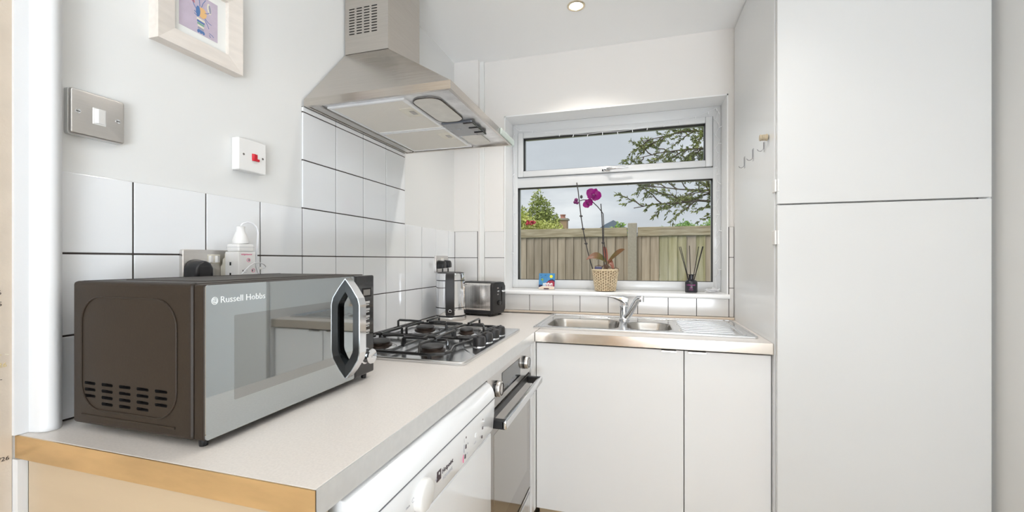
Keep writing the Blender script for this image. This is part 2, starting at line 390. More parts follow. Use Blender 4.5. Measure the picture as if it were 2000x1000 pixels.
# ------------------------------------------------------------------ window
YF = 2.405
WN = bpy.data.objects.new('window_1', None); C.objects.link(WN); WN['kind'] = 'structure'; WN.location = (.86, YF, 1.034); ROOT['window_1'] = Vector(WN.location)
def rect_frame(name, x0, x1, z0, z1, ix0, ix1, iz0, iz1, y0, y1, m, parent, r=.004):
    b = B()
    for q in ((x0, ix0, z0, z1), (ix1, x1, z0, z1), (ix0, ix1, z0, iz0), (ix0, ix1, iz1, z1)):
        rbox(b, q[0], q[1], y0, y1, q[2], q[3], r, 2)
    return obj(name, b, m, parent, smooth=30)
fx0, fx1, fz0, fz1 = .291, 1.425, 1.036, 2.008
b = B()
rbox(b, fx0, .324, YF, 2.48, fz0, fz1, .003, 2); rbox(b, 1.386, fx1, YF, 2.48, fz0, fz1, .003, 2)
rbox(b, .320, 1.390, YF+.0005, 2.48, 1.955, fz1, .003, 2); rbox(b, .320, 1.390, YF+.0005, 2.48, fz0, 1.086, .003, 2); rbox(b, .320, 1.390, YF+.0005, 2.48, 1.630, 1.689, .003, 2)
obj('frame', b, 'upvc', WN, smooth=30)
sash = rect_frame('sash', .327, 1.383, 1.692, 1.953, .360, 1.349, 1.726, 1.921, YF-.012, 2.47, 'upvc', WN)
rect_frame('gasket', .359, 1.350, 1.725, 1.922, .3625, 1.3465, 1.7285, 1.9185, YF-.002, 2.44, 'gasket', sash, .0005)
b = B(); box(b, .361, 1.348, 2.430, 2.434, 1.727, 1.920); obj('glass_pane', b, 'window_glass', WN)
rect_frame('gasket', .322, 1.388, 1.084, 1.632, .3255, 1.3845, 1.0875, 1.6285, YF+.004, 2.45, 'gasket', WN, .0005)
b = B(); box(b, .323, 1.387, 2.436, 2.440, 1.085, 1.631); obj('glass_pane', b, 'window_glass', WN)
# handle
hd = B(); rbox(hd, .824, .862, YF-.020, YF-.0115, 1.695, 1.712, .003, 2); ho = obj('handle', hd, 'steel_bright', WN, 'brushed steel casement handle with a black button')
b = B(); tube(b, [(.840, YF-.022, 1.7035), (.846, YF-.037, 1.704), (.866, YF-.043, 1.705), (.90, YF-.044, 1.706), (.962, YF-.040, 1.708)], [.005, .006, .0065, .0055, .0045], 10); obj('lever', b, 'steel_bright', ho, smooth=True)
b = B(); cyl(b, (.833, YF-.020, 1.7035), .0045, -.004, 'y', 12); obj('lock_button', b, 'black_plastic', ho)
b = B(); rbox(b, .817, .824, YF-.018, YF-.0115, 1.699, 1.708, .001, 1); obj('keep', b, 'black_plastic', ho)
# sill board
b = B(); prism(b, [(2.238, 1.0165), (2.236, 1.022), (2.237, 1.029), (2.242, 1.034), (2.40, 1.0355), (2.408, 1.0355), (2.408, 1.0135), (2.245, 1.0125), (2.240, 1.0135)], .281, 1.4345, 'x')
obj('window_sill', b, 'sill_paint', WN, smooth=30)

# ------------------------------------------------------------------ worktops
wt = thing('worktop', 'long beige laminate worktop carrying the microwave and hob', 'worktop', (.3, 1.3, .872))
b = B(); rbox(b, -.005, .600, .4415, 2.219, .872, .910, .0015, 2); obj('top', b, 'worktop', wt)
b = B(); box(b, .600, .602, .440, 1.656, .872, .9098); obj('front_edge', b, 'edge_laminate', wt, 'pale grey front edging strip')
b = B(); box(b, -.003, .602, .4390, .4412, .872, .9098); obj('end_edge', b, 'edge_warm_reflection', wt, 'metallic end edging strip with a warm reflection in its colour')
ws = thing('worktop', 'beige laminate worktop with a metallic front edge around the sink', 'worktop', (1.0, 1.95, .872))
b = B(); rbox(b, .6035, 1.4565, 1.660, 2.259, .872, .910, .0015, 2); wso = obj('top', b, 'worktop', ws)
b = B(); box(b, .6045, 1.4565, 1.657, 1.6598, .872, .9098); obj('front_edge', b, 'edge_metal', ws)

# ------------------------------------------------------------------ sink
bowlA = (.620, .925, 1.790, 2.040); bowlB = (.960, 1.140, 1.800, 2.010); zt = .9165
def bowl_cut(q, grow, z0, z1, r):
    b = B(); x0, x1, y0, y1 = q; g = grow
    rbox(b, x0-g, x1+g, y0-g, y1+g, z0, z1, r+g, 6, 'z'); return b
for q in (bowlA, bowlB): boolean(wso, bowl_cut(q, .006, .80, 1.0, .06))
sk = thing('sink', 'stainless steel one and a half bowl sink with ribbed drainer under the window', 'sink', (1.0, 1.95, .912))
b = B(); rbox(b, .572, 1.432, 1.742, 2.185, .9108, zt, .012, 3, 'z'); so = obj('sink_top', b, 'steel_bright', sk)
for q, dz in ((bowlA, .76), (bowlB, .82)): boolean(so, bowl_cut(q, .002, .90, 1.0, .055))
def bowl(q, zb, name):
    x0, x1, y0, y1 = q; b = B(); rings = []
    for (ins, z, r) in ((-.0055, zt+.0004, .060), (0, zt-.0015, .055), (.004, zt-.02, .055), (.010, zb+.03, .055), (.02, zb+.008, .05), (.04, zb, .035)):
        rings.append([b.verts.new((px, py, z)) for px, py in rrect(x0+ins, x1-ins, y0+ins, y1-ins, r, 6)])
    for a, c in zip(rings, rings[1:]):
        for k in range(len(a)): b.faces.new((a[k], a[(k+1) % len(a)], c[(k+1) % len(a)], c[k]))
    b.faces.new(rings[-1]); o = obj(name, b, 'bowl_steel', sk, smooth=50)
    b = B(); lathe(b, [(0, .003), (.015, .003), (.02, .004), (.03, .003), (.034, 0)], ((x0+x1)/2, (y0+y1)/2, zb), 24); obj('waste', b, 'chrome', o, smooth=True)
bowl(bowlA, .765, 'bowl'); bowl(bowlB, .83, 'half_bowl')
b = B(); pts = [(x, y, zt+.0005) for x, y in rrect(.578, 1.426, 1.748, 2.179, .012, 4)]; tube(b, pts, .003, 8, closed=True); obj('rim', b, 'steel_bright', sk, smooth=True)
for k in range(8):
    y = 1.79+k*.043; b = B(); x1 = 1.365+.004*k
    tube(b, [(1.178, y, zt-.0015), (1.19, y, zt+.0012), (x1-.01, y, zt+.0012), (x1, y, zt-.0015)], .0045, 8); obj('drainer_rib', b, 'steel_bright', sk, smooth=True)
b = B(); tube(b, [(1.392, 1.758, zt), (1.394, 2.17, zt)], .0055, 8); obj('side_ridge', b, 'steel_bright', sk, smooth=True)
b = B(); tube(b, [(.596, 1.758, zt), (.594, 2.17, zt)], .004, 8); obj('side_ridge', b, 'steel_bright', sk, smooth=True)
b = B(); tube(b, [(.610, 2.088, zt-.001), (.93, 2.10, zt-.001), (1.16, 2.075, zt-.001)], .0025, 6); tube(b, [(.60, 2.135, zt-.001), (1.40, 2.135, zt-.001)], .0025, 6); obj('tap_ledge', b, 'steel_bright', sk, smooth=True)
for y in (1.83, 1.99):
    b = B(); cyl(b, (1.168, y, zt), .006, .0015, 'z', 14); obj('stud', b, 'chrome', sk)

# ------------------------------------------------------------------ tap
tx, ty, tz = .944, 2.062, zt+.0003
tp = thing('mixer_tap', 'chrome single lever mixer tap with a slanting spout behind the sink bowls', 'tap', (tx, ty, tz))
b = B(); lathe(b, [(0, 0), (.026, 0), (.026, .004), (.0225, .008), (.021, .012), (.0205, .062), (.0225, .064), (.0225, .068), (.020, .071), (.021, .092), (.017, .097), (0, .098)], (tx, ty, tz), 28); obj('body', b, 'chrome', tp, smooth=40)
b = B()
def sweep_rect(bm, pts, ws_, hs, n=10):
    pts = [Vector(p) for p in pts]; rings = []
    for i, p in enumerate(pts):
        d = (pts[min(i+1, len(pts)-1)]-pts[max(i-1, 0)]).normalized(); s = d.cross(Vector((0, 0, 1)))
        s = s.normalized() if s.length > 1e-3 else Vector((0, 1, 0)); u = s.cross(d)
        r_ = []
        for k in range(n*2):
            a = PI*k/n; ca, sa = math.cos(a), math.sin(a)
            r_.append(bm.verts.new(p+s*ws_[i]*math.copysign(abs(ca)**.5, ca)+u*hs[i]*math.copysign(abs(sa)**.5, sa)))
        rings.append(r_)
    for a, c in zip(rings, rings[1:]):
        for k in range(2*n): bm.faces.new((a[k], a[(k+1) % (2*n)], c[(k+1) % (2*n)], c[k]))
    bm.faces.new(rings[0][::-1]); bm.faces.new(rings[-1])
sweep_rect(b, [(tx+.012, ty-.004, tz+.092), (tx-.008, ty-.006, tz+.100), (tx-.03, ty-.008, tz+.105), (tx-.055, ty-.010, tz+.110), (tx-.085, ty-.012, tz+.1135)], [.019, .020, .017, .013, .010], [.018, .017, .011, .006, .003]); obj('lever', b, 'chrome', tp, smooth=50)
b = B(); sp = [(tx+.010, ty-.034, tz+.0165), (tx+.025, ty-.040, tz+.036), (tx+.043, ty-.046, tz+.072), (tx+.058, ty-.055, tz+.100), (tx+.066, ty-.06, tz+.110), (tx+.080, ty-.066, tz+.112)]
sweep_rect(b, sp, [.016, .017, .0165, .016, .015, .012], [.0125, .013, .0125, .012, .012, .010]); obj('spout', b, 'chrome', tp, smooth=50)
b = B(); tube(b, [(tx, ty-.002, tz+.016), (tx+.006, ty-.032, tz+.018)], .0135, 16); obj('swivel', b, 'chrome', tp, smooth=True)
b = B(); cyl(b, (tx+.079, ty-.066, tz+.095), .0105, .026, 'z', 20); obj('aerator', b, 'chrome', tp, smooth=40)

# ------------------------------------------------------------------ cupboards
cu = thing('sink_cupboard', 'white gloss base cupboard with two doors below the sink', 'cupboard', (1.03, 1.9, 0))
b = B(); box(b, .606, .622, 1.702, 2.25, .186, .868); box(b, 1.441, 1.4565, 1.702, 2.25, .186, .868); box(b, .622, 1.441, 1.702, 2.25, .186, .202); obj('carcass', b, 'cabinet_satin', cu)
for x0, x1, hx0, hx1 in ((.6045, 1.1665, 1.088, 1.140), (1.1695, 1.455, 1.182, 1.242)):
    b = B(); rbox(b, x0, x1, 1.680, 1.699, .186, .863, .001, 1); d = obj('door', b, 'cabinet_satin', cu)
    b = B(); prism(b, [(1.684, .8645), (1.671, .8645), (1.668, .862), (1.6675, .858), (1.669, .858), (1.672, .863), (1.684, .8632)], hx0, hx1, 'x'); obj('handle', b, 'steel_bright', d)
b = B(); box(b, .606, 1.4565, 1.735, 1.75, .001, .184); obj('plinth', b, 'end_panel', cu)
b = B(); rbox(b, .585, .601, 1.607, 1.656, .186, .8715, .001, 1); rbox(b, .5855, .603, 1.657, 1.6795, .186, .8715, .001, 1); obj('corner_post', b, 'cabinet_satin', cu)

tu = thing('tall_cupboard', 'tall gloss white larder cupboard with upper and lower doors', 'cupboard', (1.75, 1.95, 0))
b = B(); box(b, 1.4575, 1.4755, 1.655, 2.261, 0, 2.330); obj('side_panel', b, 'cabinet_side', tu)
b = B(); box(b, 2.016, 2.0335, 1.655, 2.26, 0, 2.33); box(b, 1.476, 2.0155, 2.245, 2.26, 0, 2.33); box(b, 1.476, 2.0155, 1.66, 2.244, 1.385, 1.40); obj('carcass', b, 'cabinet_satin', tu)
b = B(); rbox(b, 1.4605, 2.034, 1.632, 1.6515, 1.3945, 2.330, .001, 1); obj('door', b, 'cabinet_gloss', tu)
b = B(); rbox(b, 1.4605, 2.034, 1.632, 1.6515, .150, 1.3895, .001, 1); obj('door', b, 'cabinet_gloss', tu)
b = B(); box(b, 1.476, 2.015, 1.70, 1.715, .001, .149); obj('plinth', b, 'end_panel', tu)
b = B(); box(b, 2.0345, 2.0495, 1.66, 1.676, 0, 2.33); obj('filler_strip', b, 'cabinet_satin', tu)
for z0, z1 in ((1.437, 1.479), (1.256, 1.304)):
    b = B(); rbox(b, 1.4535, 1.4600, 1.636, 1.668, z0, z1, .0012, 2); rbox(b, 1.4600, 1.4655, 1.6295, 1.6325, z0, z1, .0010, 1); obj('hinge_clip', b, 'white_plastic', tu)
# hooks and twine on the cupboard side
hl = ['wire hook stuck on the cupboard side, nearest the door edge', 'middle wire hook of three stuck on the gloss cupboard side', 'wire hook stuck on the cupboard side, nearest the window']
for i, (y, zt_, zb_) in enumerate(((1.768, 1.642, 1.611), (1.922, 1.654, 1.612), (2.058, 1.654, 1.610))):
    h = thing('wall_hook', hl[i], 'hook', (1.457, y, zb_), 'hooks on the cupboard side')
    b = B(); rbox(b, 1.4555, 1.4572, y-.007, y+.007, zb_-.004, zt_+.004, .0006, 1); obj('adhesive_strip', b, 'clear_strip', h)
    b = B(); tube(b, [(1.4545, y, zt_), (1.4545, y, zb_+.008), (1.451, y, zb_+.002), (1.444, y, zb_-.002), (1.437, y, zb_), (1.433, y, zb_+.006)], .0014, 8); obj('hook', b, 'hook_wire', h, smooth=True)
ts = thing('twine_spool', 'small beige spool of twine fixed to the cupboard side above a hook', 'spool', (1.457, 1.722, 1.648))
b = B(); lathe(b, [(0, 0), (.0105, 0), (.0115, .002), (.0115, .004), (.009, .006), (.009, .019), (.0125, .021), (.0125, .024), (.006, .027), (0, .027)], (1.457-.0275, 1.722, 1.648), 20, 'x'); obj('spool', b, 'twine', ts, smooth=40)
b = B()
for k in range(5): tube(b, [(1.457-.008-.0027*k, 1.722+.0098*math.cos(a), 1.648+.0098*math.sin(a)) for a in [2*PI*j/16 for j in range(16)]], .0014, 6, closed=True)
obj('twine', b, 'twine', ts, smooth=True)

# end panel below the worktop, floor reflection put into its beige
ep = single('end_panel', (lambda b: (rbox(b, .0105, .5985, .449, .468, .001, .871, .001, 1), b)[1])(B()), 'end_panel', 'gloss end panel with a beige floor reflection in its colour, closing the base units below the microwave', 'panel', (.3, .458, 0))

# ------------------------------------------------------------------ dishwasher
dw = thing('dishwasher', 'white dishwasher with a curved top trim below the beige worktop', 'dishwasher', (.32, .79, 0))
b = B(); rbox(b, .03, .572, .500, 1.092, .001, .862, .004, 2); obj('casing', b, 'white_shiny', dw)
y0, y1 = .495, 1.092
def curved(prof, y0, y1, m, name, parent, r=.010):
    b = B(); prism(b, prof, y0, y1, 'y')
    bmesh.ops.bevel(b, geom=[e for e in b.edges if abs(e.verts[0].co.y-e.verts[1].co.y) < 1e-6], offset=r, segments=3, profile=.5, affect='EDGES') if r else None
    return obj(name, b, m, parent, smooth=35)
curved([(.574, .866), (.586, .8665), (.598, .865), (.608, .860), (.616, .850), (.621, .838), (.6225, .8262), (.574, .8262)], y0, y1, 'white_shiny', 'top_trim', dw, .0025)
curved([(.574, .8235), (.620, .8235), (.6215, .820), (.620, .780), (.6165, .738), (.613, .731), (.574, .731)], y0, y1, 'white_shiny', 'control_panel', dw, .0012)
curved([(.574, .7295), (.606, .7295), (.611, .723), (.6105, .12), (.606, .11), (.574, .11)], y0, y1, 'white_shiny', 'door', dw, .0015)
b = B(); box(b, .5, .6227, y0+.002, y1-.002, .8234, .8262); obj('seam', b, 'seam_grey', dw)
b = B(); box(b, .5, .585, .52, 1.07, .01, .108); obj('kick_plate', b, 'white_shiny', dw)
b = B(); lathe(b, [(0, .015), (.022, .015), (.0265, .013), (.0282, .010), (.0285, .002), (.029, 0)], (.6190, .683, .778), 36, 'x'); kn = obj('programme_knob', b, 'white_plastic', dw, smooth=40)
PX = .6203
text('Hotpoint', .0142, onx(PX, .7665, .7735), 'dark_print', dw)
b = B(); box(b, PX-.001, PX+.0006, .7435, .7610, .7680, .7880); lg = obj('logo', b, 'dark_print', dw)
b = B(); lathe(b, [(0, .0009), (.0028, .0009), (.0028, 0)], (PX, .7525, .7820), 14, 'x'); obj('logo_dot', b, 'white_print', lg)
text('AQUARIUS', .0095, onx(PX-.0012, .7725, .7580), 'pale_print', dw)
for s, y, z, sz in (('wash', .664, .8115, .0065), ('intensive', .716, .8085, .0065), ('eco', .737, .7735, .0065), ('rinse', .628, .7800, .0065), ('start', .642, .7520, .0065)):
    text(s, sz, onx(PX, y, z), 'pale_print', dw, 'panel_text')
for y, z in ((.655, .812), (.707, .808), (.652, .784)):
    b = B(); tube(b, [(PX, y+.0038*math.cos(a), z+.0038*math.sin(a)) for a in [2*PI*j/14 for j in range(14)]], .0005, 5, closed=True); obj('programme_symbol', b, 'pale_print', dw)
for i, z in enumerate((.799, .776, .753)):
    px = PX-(.0008 if z < .76 else 0)-(.001 if z < .755 else 0)
    b = B(); box(b, px-.001, px+.0004, .8885, .8935, z-.005, z+.004); obj('indicator_light', b, 'dark_print', dw)
    b = B(); box(b, px-.001, px+.0004, .8795, .8807, z-.010, z+.008); obj('indicator_mark', b, 'pink_print' if i == 2 else 'grey_print', dw)
    b = B(); box(b, px-.001, px+.0004, .9985, 1.0035, z-.0035, z+.003); obj('indicator_light', b, 'dark_print', dw)
    text('12'[i % 2]+'h', .006, onx(px, .899, z), 'pale_print', dw, 'panel_text')
b = B(); cyl(b, (PX-.002, .955, .776), .006, .0025, 'x', 16); obj('start_button', b, 'white_shiny', dw, smooth=40)
text('on/off', .006, onx(PX-.001, .943, .757), 'pale_print', dw, 'panel_text')

# ------------------------------------------------------------------ oven
ov = thing('oven', 'built-in stainless steel oven under the hob beside the dishwasher', 'oven', (.32, 1.35, .3))
b = B(); box(b, .03, .575, 1.104, 1.598, .31, .865); obj('casing', b, 'black_satin', ov)
b = B(); rbox(b, .575, .597, 1.1015, 1.602, .768, .8705, .0015, 2); cp = obj('control_panel', b, 'steel', ov)
b = B(); rbox(b, .5965, .5982, 1.235, 1.450, .788, .853, .0006, 1); ds = obj('display', b, 'black_gloss', ov)
b = B(); box(b, .5980, .5984, 1.30, 1.385, .7955, .7962)
for k in range(6): box(b, .5980, .5984, 1.30+.017*k, 1.3006+.017*k, .7965, .8015)
obj('display_marks', b, 'pale_print', ds)
for y in (1.175, 1.507):
    b = B(); lathe(b, [(0, .019), (.020, .019), (.0220, .0175), (.0230, .015), (.0230, .006), (.022, .005)], (.597, y, .8225), 32, 'x'); k_ = obj('knob', b, 'steel', ov, smooth=40)
    b = B(); lathe(b, [(.0240, 0), (.0240, .005), (0, .0051)], (.597, y, .8225), 32, 'x'); obj('knob_collar', b, 'black_gloss', k_, smooth=40)
    b = B(); tube(b, [(.6162, y+.0175*math.cos(a), .8225+.0175*math.sin(a)) for a in [2*PI*j/24 for j in range(24)]], .0012, 6, closed=True); obj('knob_ring', b, 'burner_ring', k_, smooth=True)
b = B(); box(b, .575, .592, 1.104, 1.600, .760, .768); obj('gap_strip', b, 'black_satin', ov)
b = B(); rbox(b, .575, .596, 1.1015, 1.602, .315, .7595, .0015, 2); dr = obj('door', b, 'oven_glass', ov)
b = B(); box(b, .5955, .5965, 1.16, 1.550, .40, .69); obj('door_window', b, 'oven_glass_in', dr)
b = B(); rbox(b, .5962, .598, 1.1015, 1.602, .738, .7595, .0005, 1); obj('door_trim', b, 'black_satin', dr)
for y in (1.112, 1.560):
    b = B(); rbox(b, .5965, .647, y-.008, y+.008, .732, .758, .003, 2); obj('handle_bracket', b, 'black_plastic', dr)
b = B(); rbox(b, .636, .652, 1.104, 1.575, .733, .757, .004, 3); obj('handle_bar', b, 'steel_bright', dr, smooth=40)
bs = thing('drawer_front', 'white drawer front with a dark finger gap under the oven', 'drawer', (.32, 1.35, 0))
b = B(); rbox(b, .578, .597, 1.1015, 1.603, .150, .288, .001, 1); obj('front', b, 'cabinet_gloss', bs)
b = B(); box(b, .05, .592, 1.106, 1.600, .12, .2995); obj('body', b, 'black_satin', bs)
b = B(); box(b, .05, .597, 1.1015, 1.603, .3000, .3095); obj('top_rail', b, 'steel', bs)
b = B(); box(b, .53, .545, 1.1, 1.60, .001, .119); obj('plinth', b, 'end_panel', bs)

# ------------------------------------------------------------------ hob
hb = thing('gas_hob', 'stainless steel four burner gas hob with black wire pan supports', 'hob', (.29, 1.37, .910))
b = B(); rbox(b, .040, .541, 1.070, 1.665, .9105, .9165, .014, 4, 'z'); obj('tray', b, 'steel_bright', hb)
b = B(); tube(b, [(x, y, .9165) for x, y in rrect(.044, .537, 1.074, 1.661, .014, 4)], .0035, 8, closed=True); obj('tray_rim', b, 'steel', hb, smooth=True)
# raised lobe that carries the knobs
b = B(); pl = [(.470, 1.235), (.535, 1.165), (.536, 1.66), (.470, 1.655), (.438, 1.64), (.432, 1.60), (.448, 1.50), (.440, 1.42), (.430, 1.36), (.440, 1.30)]
hexa(b, [(x, y, .9162) for x, y in pl], [(x+.004, y, .9195) for x, y in pl]); obj('knob_deck', b, 'steel_bright', hb)
burn = [(.388, 1.180, .036), (.178, 1.205, .040), (.185, 1.515, .037), (.370, 1.500, .027)]
for x, y, r in burn:
    b = B(); lathe(b, [(0, .004), (r*1.0, .004), (r*1.25, .003), (r*1.5, 0)], (x, y, .9168), 32); bo = obj('burner', b, 'steel_bright', hb, smooth=True)
    b = B(); lathe(b, [(r*1.12, 0), (r*1.12, .006), (r*.95, .009), (r*.95, .014), (r*.7, .0145)], (x, y, .9185), 32); obj('burner_ring', b, 'burner_ring', bo, smooth=40)
    b = B(); lathe(b, [(r*.98, .0145), (r*1.0, .017), (r*.92, .0205), (r*.5, .022), (0, .022)], (x, y, .9185), 32); obj('burner_cap', b, 'burner_cap', bo, smooth=40)
for i, y in enumerate((1.285, 1.360, 1.432, 1.500)):
    b = B(); lathe(b, [(.0205, 0), (.0215, .002), (.0205, .024), (.0185, .0290), (.011, .0315), (0, .032)], (.503, y, .9225), 28); k_ = obj('control_knob', b, 'black_satin', hb, smooth=40)
    b = B(); lathe(b, [(.0205, 0), (.0195, .003), (0, .003)], (.503, y, .9196), 28); obj('knob_base', b, 'chrome', k_, smooth=40)
    b = B(); rbox(b, .4995, .5065, y-.016, y+.016, .9505, .9555, .001, 1); obj('grip', b, 'black_satin', k_)
ZL, ZH = .928, .957
def support(name, label, yc0, yc1, left, right, midy):
    g = obj(name, (lambda b: (tube(b, [(left, yc0, ZL), (right-.03, yc0, ZL), (right+.01, yc0+.012, ZL+.003), (right+.018, yc0+.035, ZL+.004), (right-.005, yc0+.10, ZL), (right-.012, (yc0+yc1)/2, ZL), (right-.008, yc1-.08, ZL), (right+.012, yc1-.03, ZL+.003), (right-.01, yc1, ZL), (left, yc1, ZL), (left-.012, yc1-.012, ZL), (left-.012, yc0+.012, ZL)], .0050, 8, closed=True), b)[1])(B()), 'enamel', hb, label, smooth=True)
    return g
def finger(p0, p1, parent):
    """one support finger: from the frame up and in towards the burner centre"""
    (x0, y0), (x1, y1) = p0, p1
    d = Vector((x1-x0, y1-y0, 0)); a = Vector((x0, y0, ZL)); e = Vector((x1, y1, ZH))
    pts = [a, a+Vector((0, 0, ZH-ZL-.004)), a+d*.06+Vector((0, 0, ZH-ZL)), a+d*.55+Vector((0, 0, ZH-ZL)), Vector((x1, y1, ZH-.002))]
    b = B(); tube(b, pts, .0046, 8); obj('finger', b, 'enamel', parent, smooth=True)
g1 = support('pan_support', None, 1.098, 1.352, .075, .452, 0)
g2 = support('pan_support', None, 1.372, 1.640, .075, .440, 0)
for g, lst, (ya, yb) in ((g1, burn[:2], (1.098, 1.352)), (g2, burn[2:], (1.372, 1.640))):
    for x, y, r in lst:
        finger((x, ya), (x, y-.018), g); finger((x, yb), (x, y+.018), g)
        xl = .0632 if x < .3 else .285; xr = .277 if x < .3 else .440
        finger((xl, y), (x-.018, y), g); finger((xr, y), (x+.018, y), g)
    b = B(); tube(b, [(.281, ya, ZL), (.281, yb, ZL)], .0050, 8); obj('cross_bar', b, 'enamel', g, smooth=True)
    for fx, fy in ((.09, ya+.004), (.42, ya+.002), (.09, yb-.004), (.41, yb-.002)):
        b = B(); cyl(b, (fx, fy, .9162), .0055, .009, 'z', 10); obj('rubber_foot', b, 'black_plastic', g)

# ------------------------------------------------------------------ microwave
X0, X1, Z0, Z1 = .058, .360, .922, 1.166
mw = thing('microwave', 'dark brown microwave oven with mirrored door on the near worktop', 'microwave', (.21, .70, .910))
b = B(); rbox(b, X0, .3345, .482, .916, Z0, Z1, .006, 3, 'xyz'); cs = obj('casing', b, 'brown_metal', mw)
b = B()
for c, (yy) in enumerate((.103, .145, .187, .228, .269)):
    for r_ in range(4):
        if (c == 0 and r_ == 3) or (c == 4 and r_ == 3): continue
        z = .9935-.0108*r_-(0 if c in (0, 4) else .0)
        p = rrect(yy-.0135, yy+.0135, z-.0027, z+.0027, .0022, 3); prism(b, p, .479, .4905, 'y')
boolean(cs, b, m='slot_dark')
# embossed panel outline and lower rib
b = B(); tube(b, [(x, .4818, z) for x, z in rrect(.083, .303, .950, 1.140, .045, 8)], .0016, 6, closed=True); obj('pressed_panel', b, 'brown_metal', cs, smooth=True)
b = B(); rbox(b, .082, .300, .4806, .4826, .9365, .9405, .0008, 2); obj('pressed_rib', b, 'brown_metal', cs)
b = B(); rbox(b, .3355, .3585, .4835, .8395, .9235, Z1-.0015, .004, 3); dj = obj('door', b, 'brown_metal', mw)
b = B(); prism(b, rrect(.4845, .8385, .9245, 1.1635, .004, 3), .3583, .3602, 'x'); dg = obj('door_glass', b, 'mirror_glass', dj, 'silvery mirrored door glass')
b = B(); prism(b, rrect(.532, .800, .973, 1.112, .002, 2), .36005, .3603, 'x'); obj('viewing_window', b, 'mirror_dark', dj)
b = B(); box(b, .3352, .3606, .8385, .8415, .9235, 1.1645); obj('door_seam', b, 'black_plastic', mw)
b = B(); rbox(b, .3355, .3608, .8415, .9160, .9235, 1.1645, .004, 3); pn = obj('control_panel', b, 'black_gloss', mw)
b = B(); box(b, .3606, .3611, .868, .903, 1.112, 1.134); obj('display', b, 'slot_dark', pn)
b = B(); box(b, .3611, .3612, .872, .899, 1.116, 1.130); obj('display_segments', b, 'dark_chrome', pn)
for k in range(5):
    for j in range(2):
        z = 1.0985-.0175*k; y = .850+.026*j
        b = B(); rbox(b, .3605, .3618, y, y+.021, z-.0030, z+.0030, .0008, 1); obj('button', b, 'steel_bright', pn)
        b = B(); box(b, .3607, .3611, y+.002, y+.019, z-.0068, z-.0052); obj('button_caption', b, 'white_print', pn)
b = B(); lathe(b, [(.0195, 0), (.0195, .003), (.0165, .005), (.0155, .017), (.0180, .020), (.0170, .0225), (0, .0235)], (.3608, .877, .9700), 32, 'x'); kb = obj('timer_knob', b, 'chrome', pn, smooth=40)
text('Russell Hobbs', .0148, onx(.3603, .5075, 1.1345), 'white_print', dj)
b = B(); tube(b, [(.3604, .4985+.0048*math.cos(a), 1.1385+.0055*math.sin(a)) for a in [2*PI*j/18 for j in range(18)]], .0006, 6, closed=True)
tube(b, [(.3604, .4985+.0028*math.cos(a), 1.1385+.0035*math.sin(a)) for a in [2*PI*j/18 for j in range(18)]], .0005, 6, closed=True)
tube(b, [(.3604, .4958, 1.1415), (.3604, .4990, 1.1395), (.3604, .4978, 1.1370), (.3604, .5010, 1.1350)], .0006, 6); obj('logo', b, 'white_print', dj)
# D shaped handle standing off the door
def dloop(bm, x_in, x_out, ztop, zbot, sl_in, sl_out, y0, y1): pass
hp_o = [(.3602, 1.158), (.376, 1.139), (.3925, 1.115), (.3965, 1.100), (.3965, .994), (.3925, .977), (.376, .952), (.3602, .934)]
hp_i = [(.3602, 1.130), (.371, 1.115), (.379, 1.102), (.3805, 1.095), (.3805, 1.000), (.379, .993), (.371, .978), (.3602, .963)]
b = B(); prism(b, hp_o+hp_i[::-1], .8065, .829, 'y'); hnd = obj('handle', b, 'black_gloss', dj)
b = B(); k_ = 1.0
hp_c = [(.3604, 1.1605), (.3772, 1.1405), (.3945, 1.1160), (.3990, 1.1005), (.3990, .9935), (.3945, .9760), (.3772, .9505), (.3604, .9315)]
prism(b, hp_c+hp_o[::-1], .8062, .8293, 'y'); obj('chrome_band', b, 'chrome', hnd, 'polished chrome outer band')
for x, y in ((.085, .52), (.338, .498), (.085, .89), (.345, .895)):
    b = B(); cyl(b, (x, y, .9103), .006, .0125, 'z', 14, r2=.007); obj('foot', b, 'black_plastic', mw)
# lid seam on the top
b = B(); box(b, .068, .3335, .4900, .4908, Z1-.0005, Z1+.0003); box(b, .070, .074, .491, .91, Z1-.0008, Z1+.0006); obj('top_seam', b, 'slot_dark', mw)
b = B(); rbox(b, .11, .30, .53, .88, Z1-.001, Z1+.0012, .001, 1); obj('top_pressing', b, 'brown_metal', mw)

# ------------------------------------------------------------------ plates on the left wall
def plate(name, label, cat, y0, y1, z0, z1, x, m, r, group=None):
    t = thing(name, label, cat, (0, (y0+y1)/2, z0), group)
    return t
sw = thing('light_switch', 'brushed steel light switch plate with a white rocker above the microwave', 'switch', (-.006, .547, 1.433))
b = B(); prism(b, rrect(.503, .589, 1.4325, 1.5175, .004, 4), -.006, .0035, 'x'); pb = obj('back_box', b, 'edge_laminate', sw)
b = B(); prism(b, rrect(.504, .5885, 1.4335, 1.5170, .005, 4), .0035, .0105, 'x')
bmesh.ops.bevel(b, geom=[e for e in b.edges if e.verts[0].co.x > .0104 and e.verts[1].co.x > .0104], offset=.003, segments=3, affect='EDGES', profile=.5)
obj('face_plate', b, 'steel', sw, smooth=40)
b = B(); rbox(b, .0100, .0118, .536, .557, 1.459, 1.490, .0008, 1); obj('rocker_surround', b, 'white_plastic', sw)
b = B(); prism(b, [(.0116, .5385), (.0165, .5425), (.0130, .5550), (.0116, .5550)], 1.4615, 1.4875, 'z'); obj('rocker', b, 'white_plastic', sw)
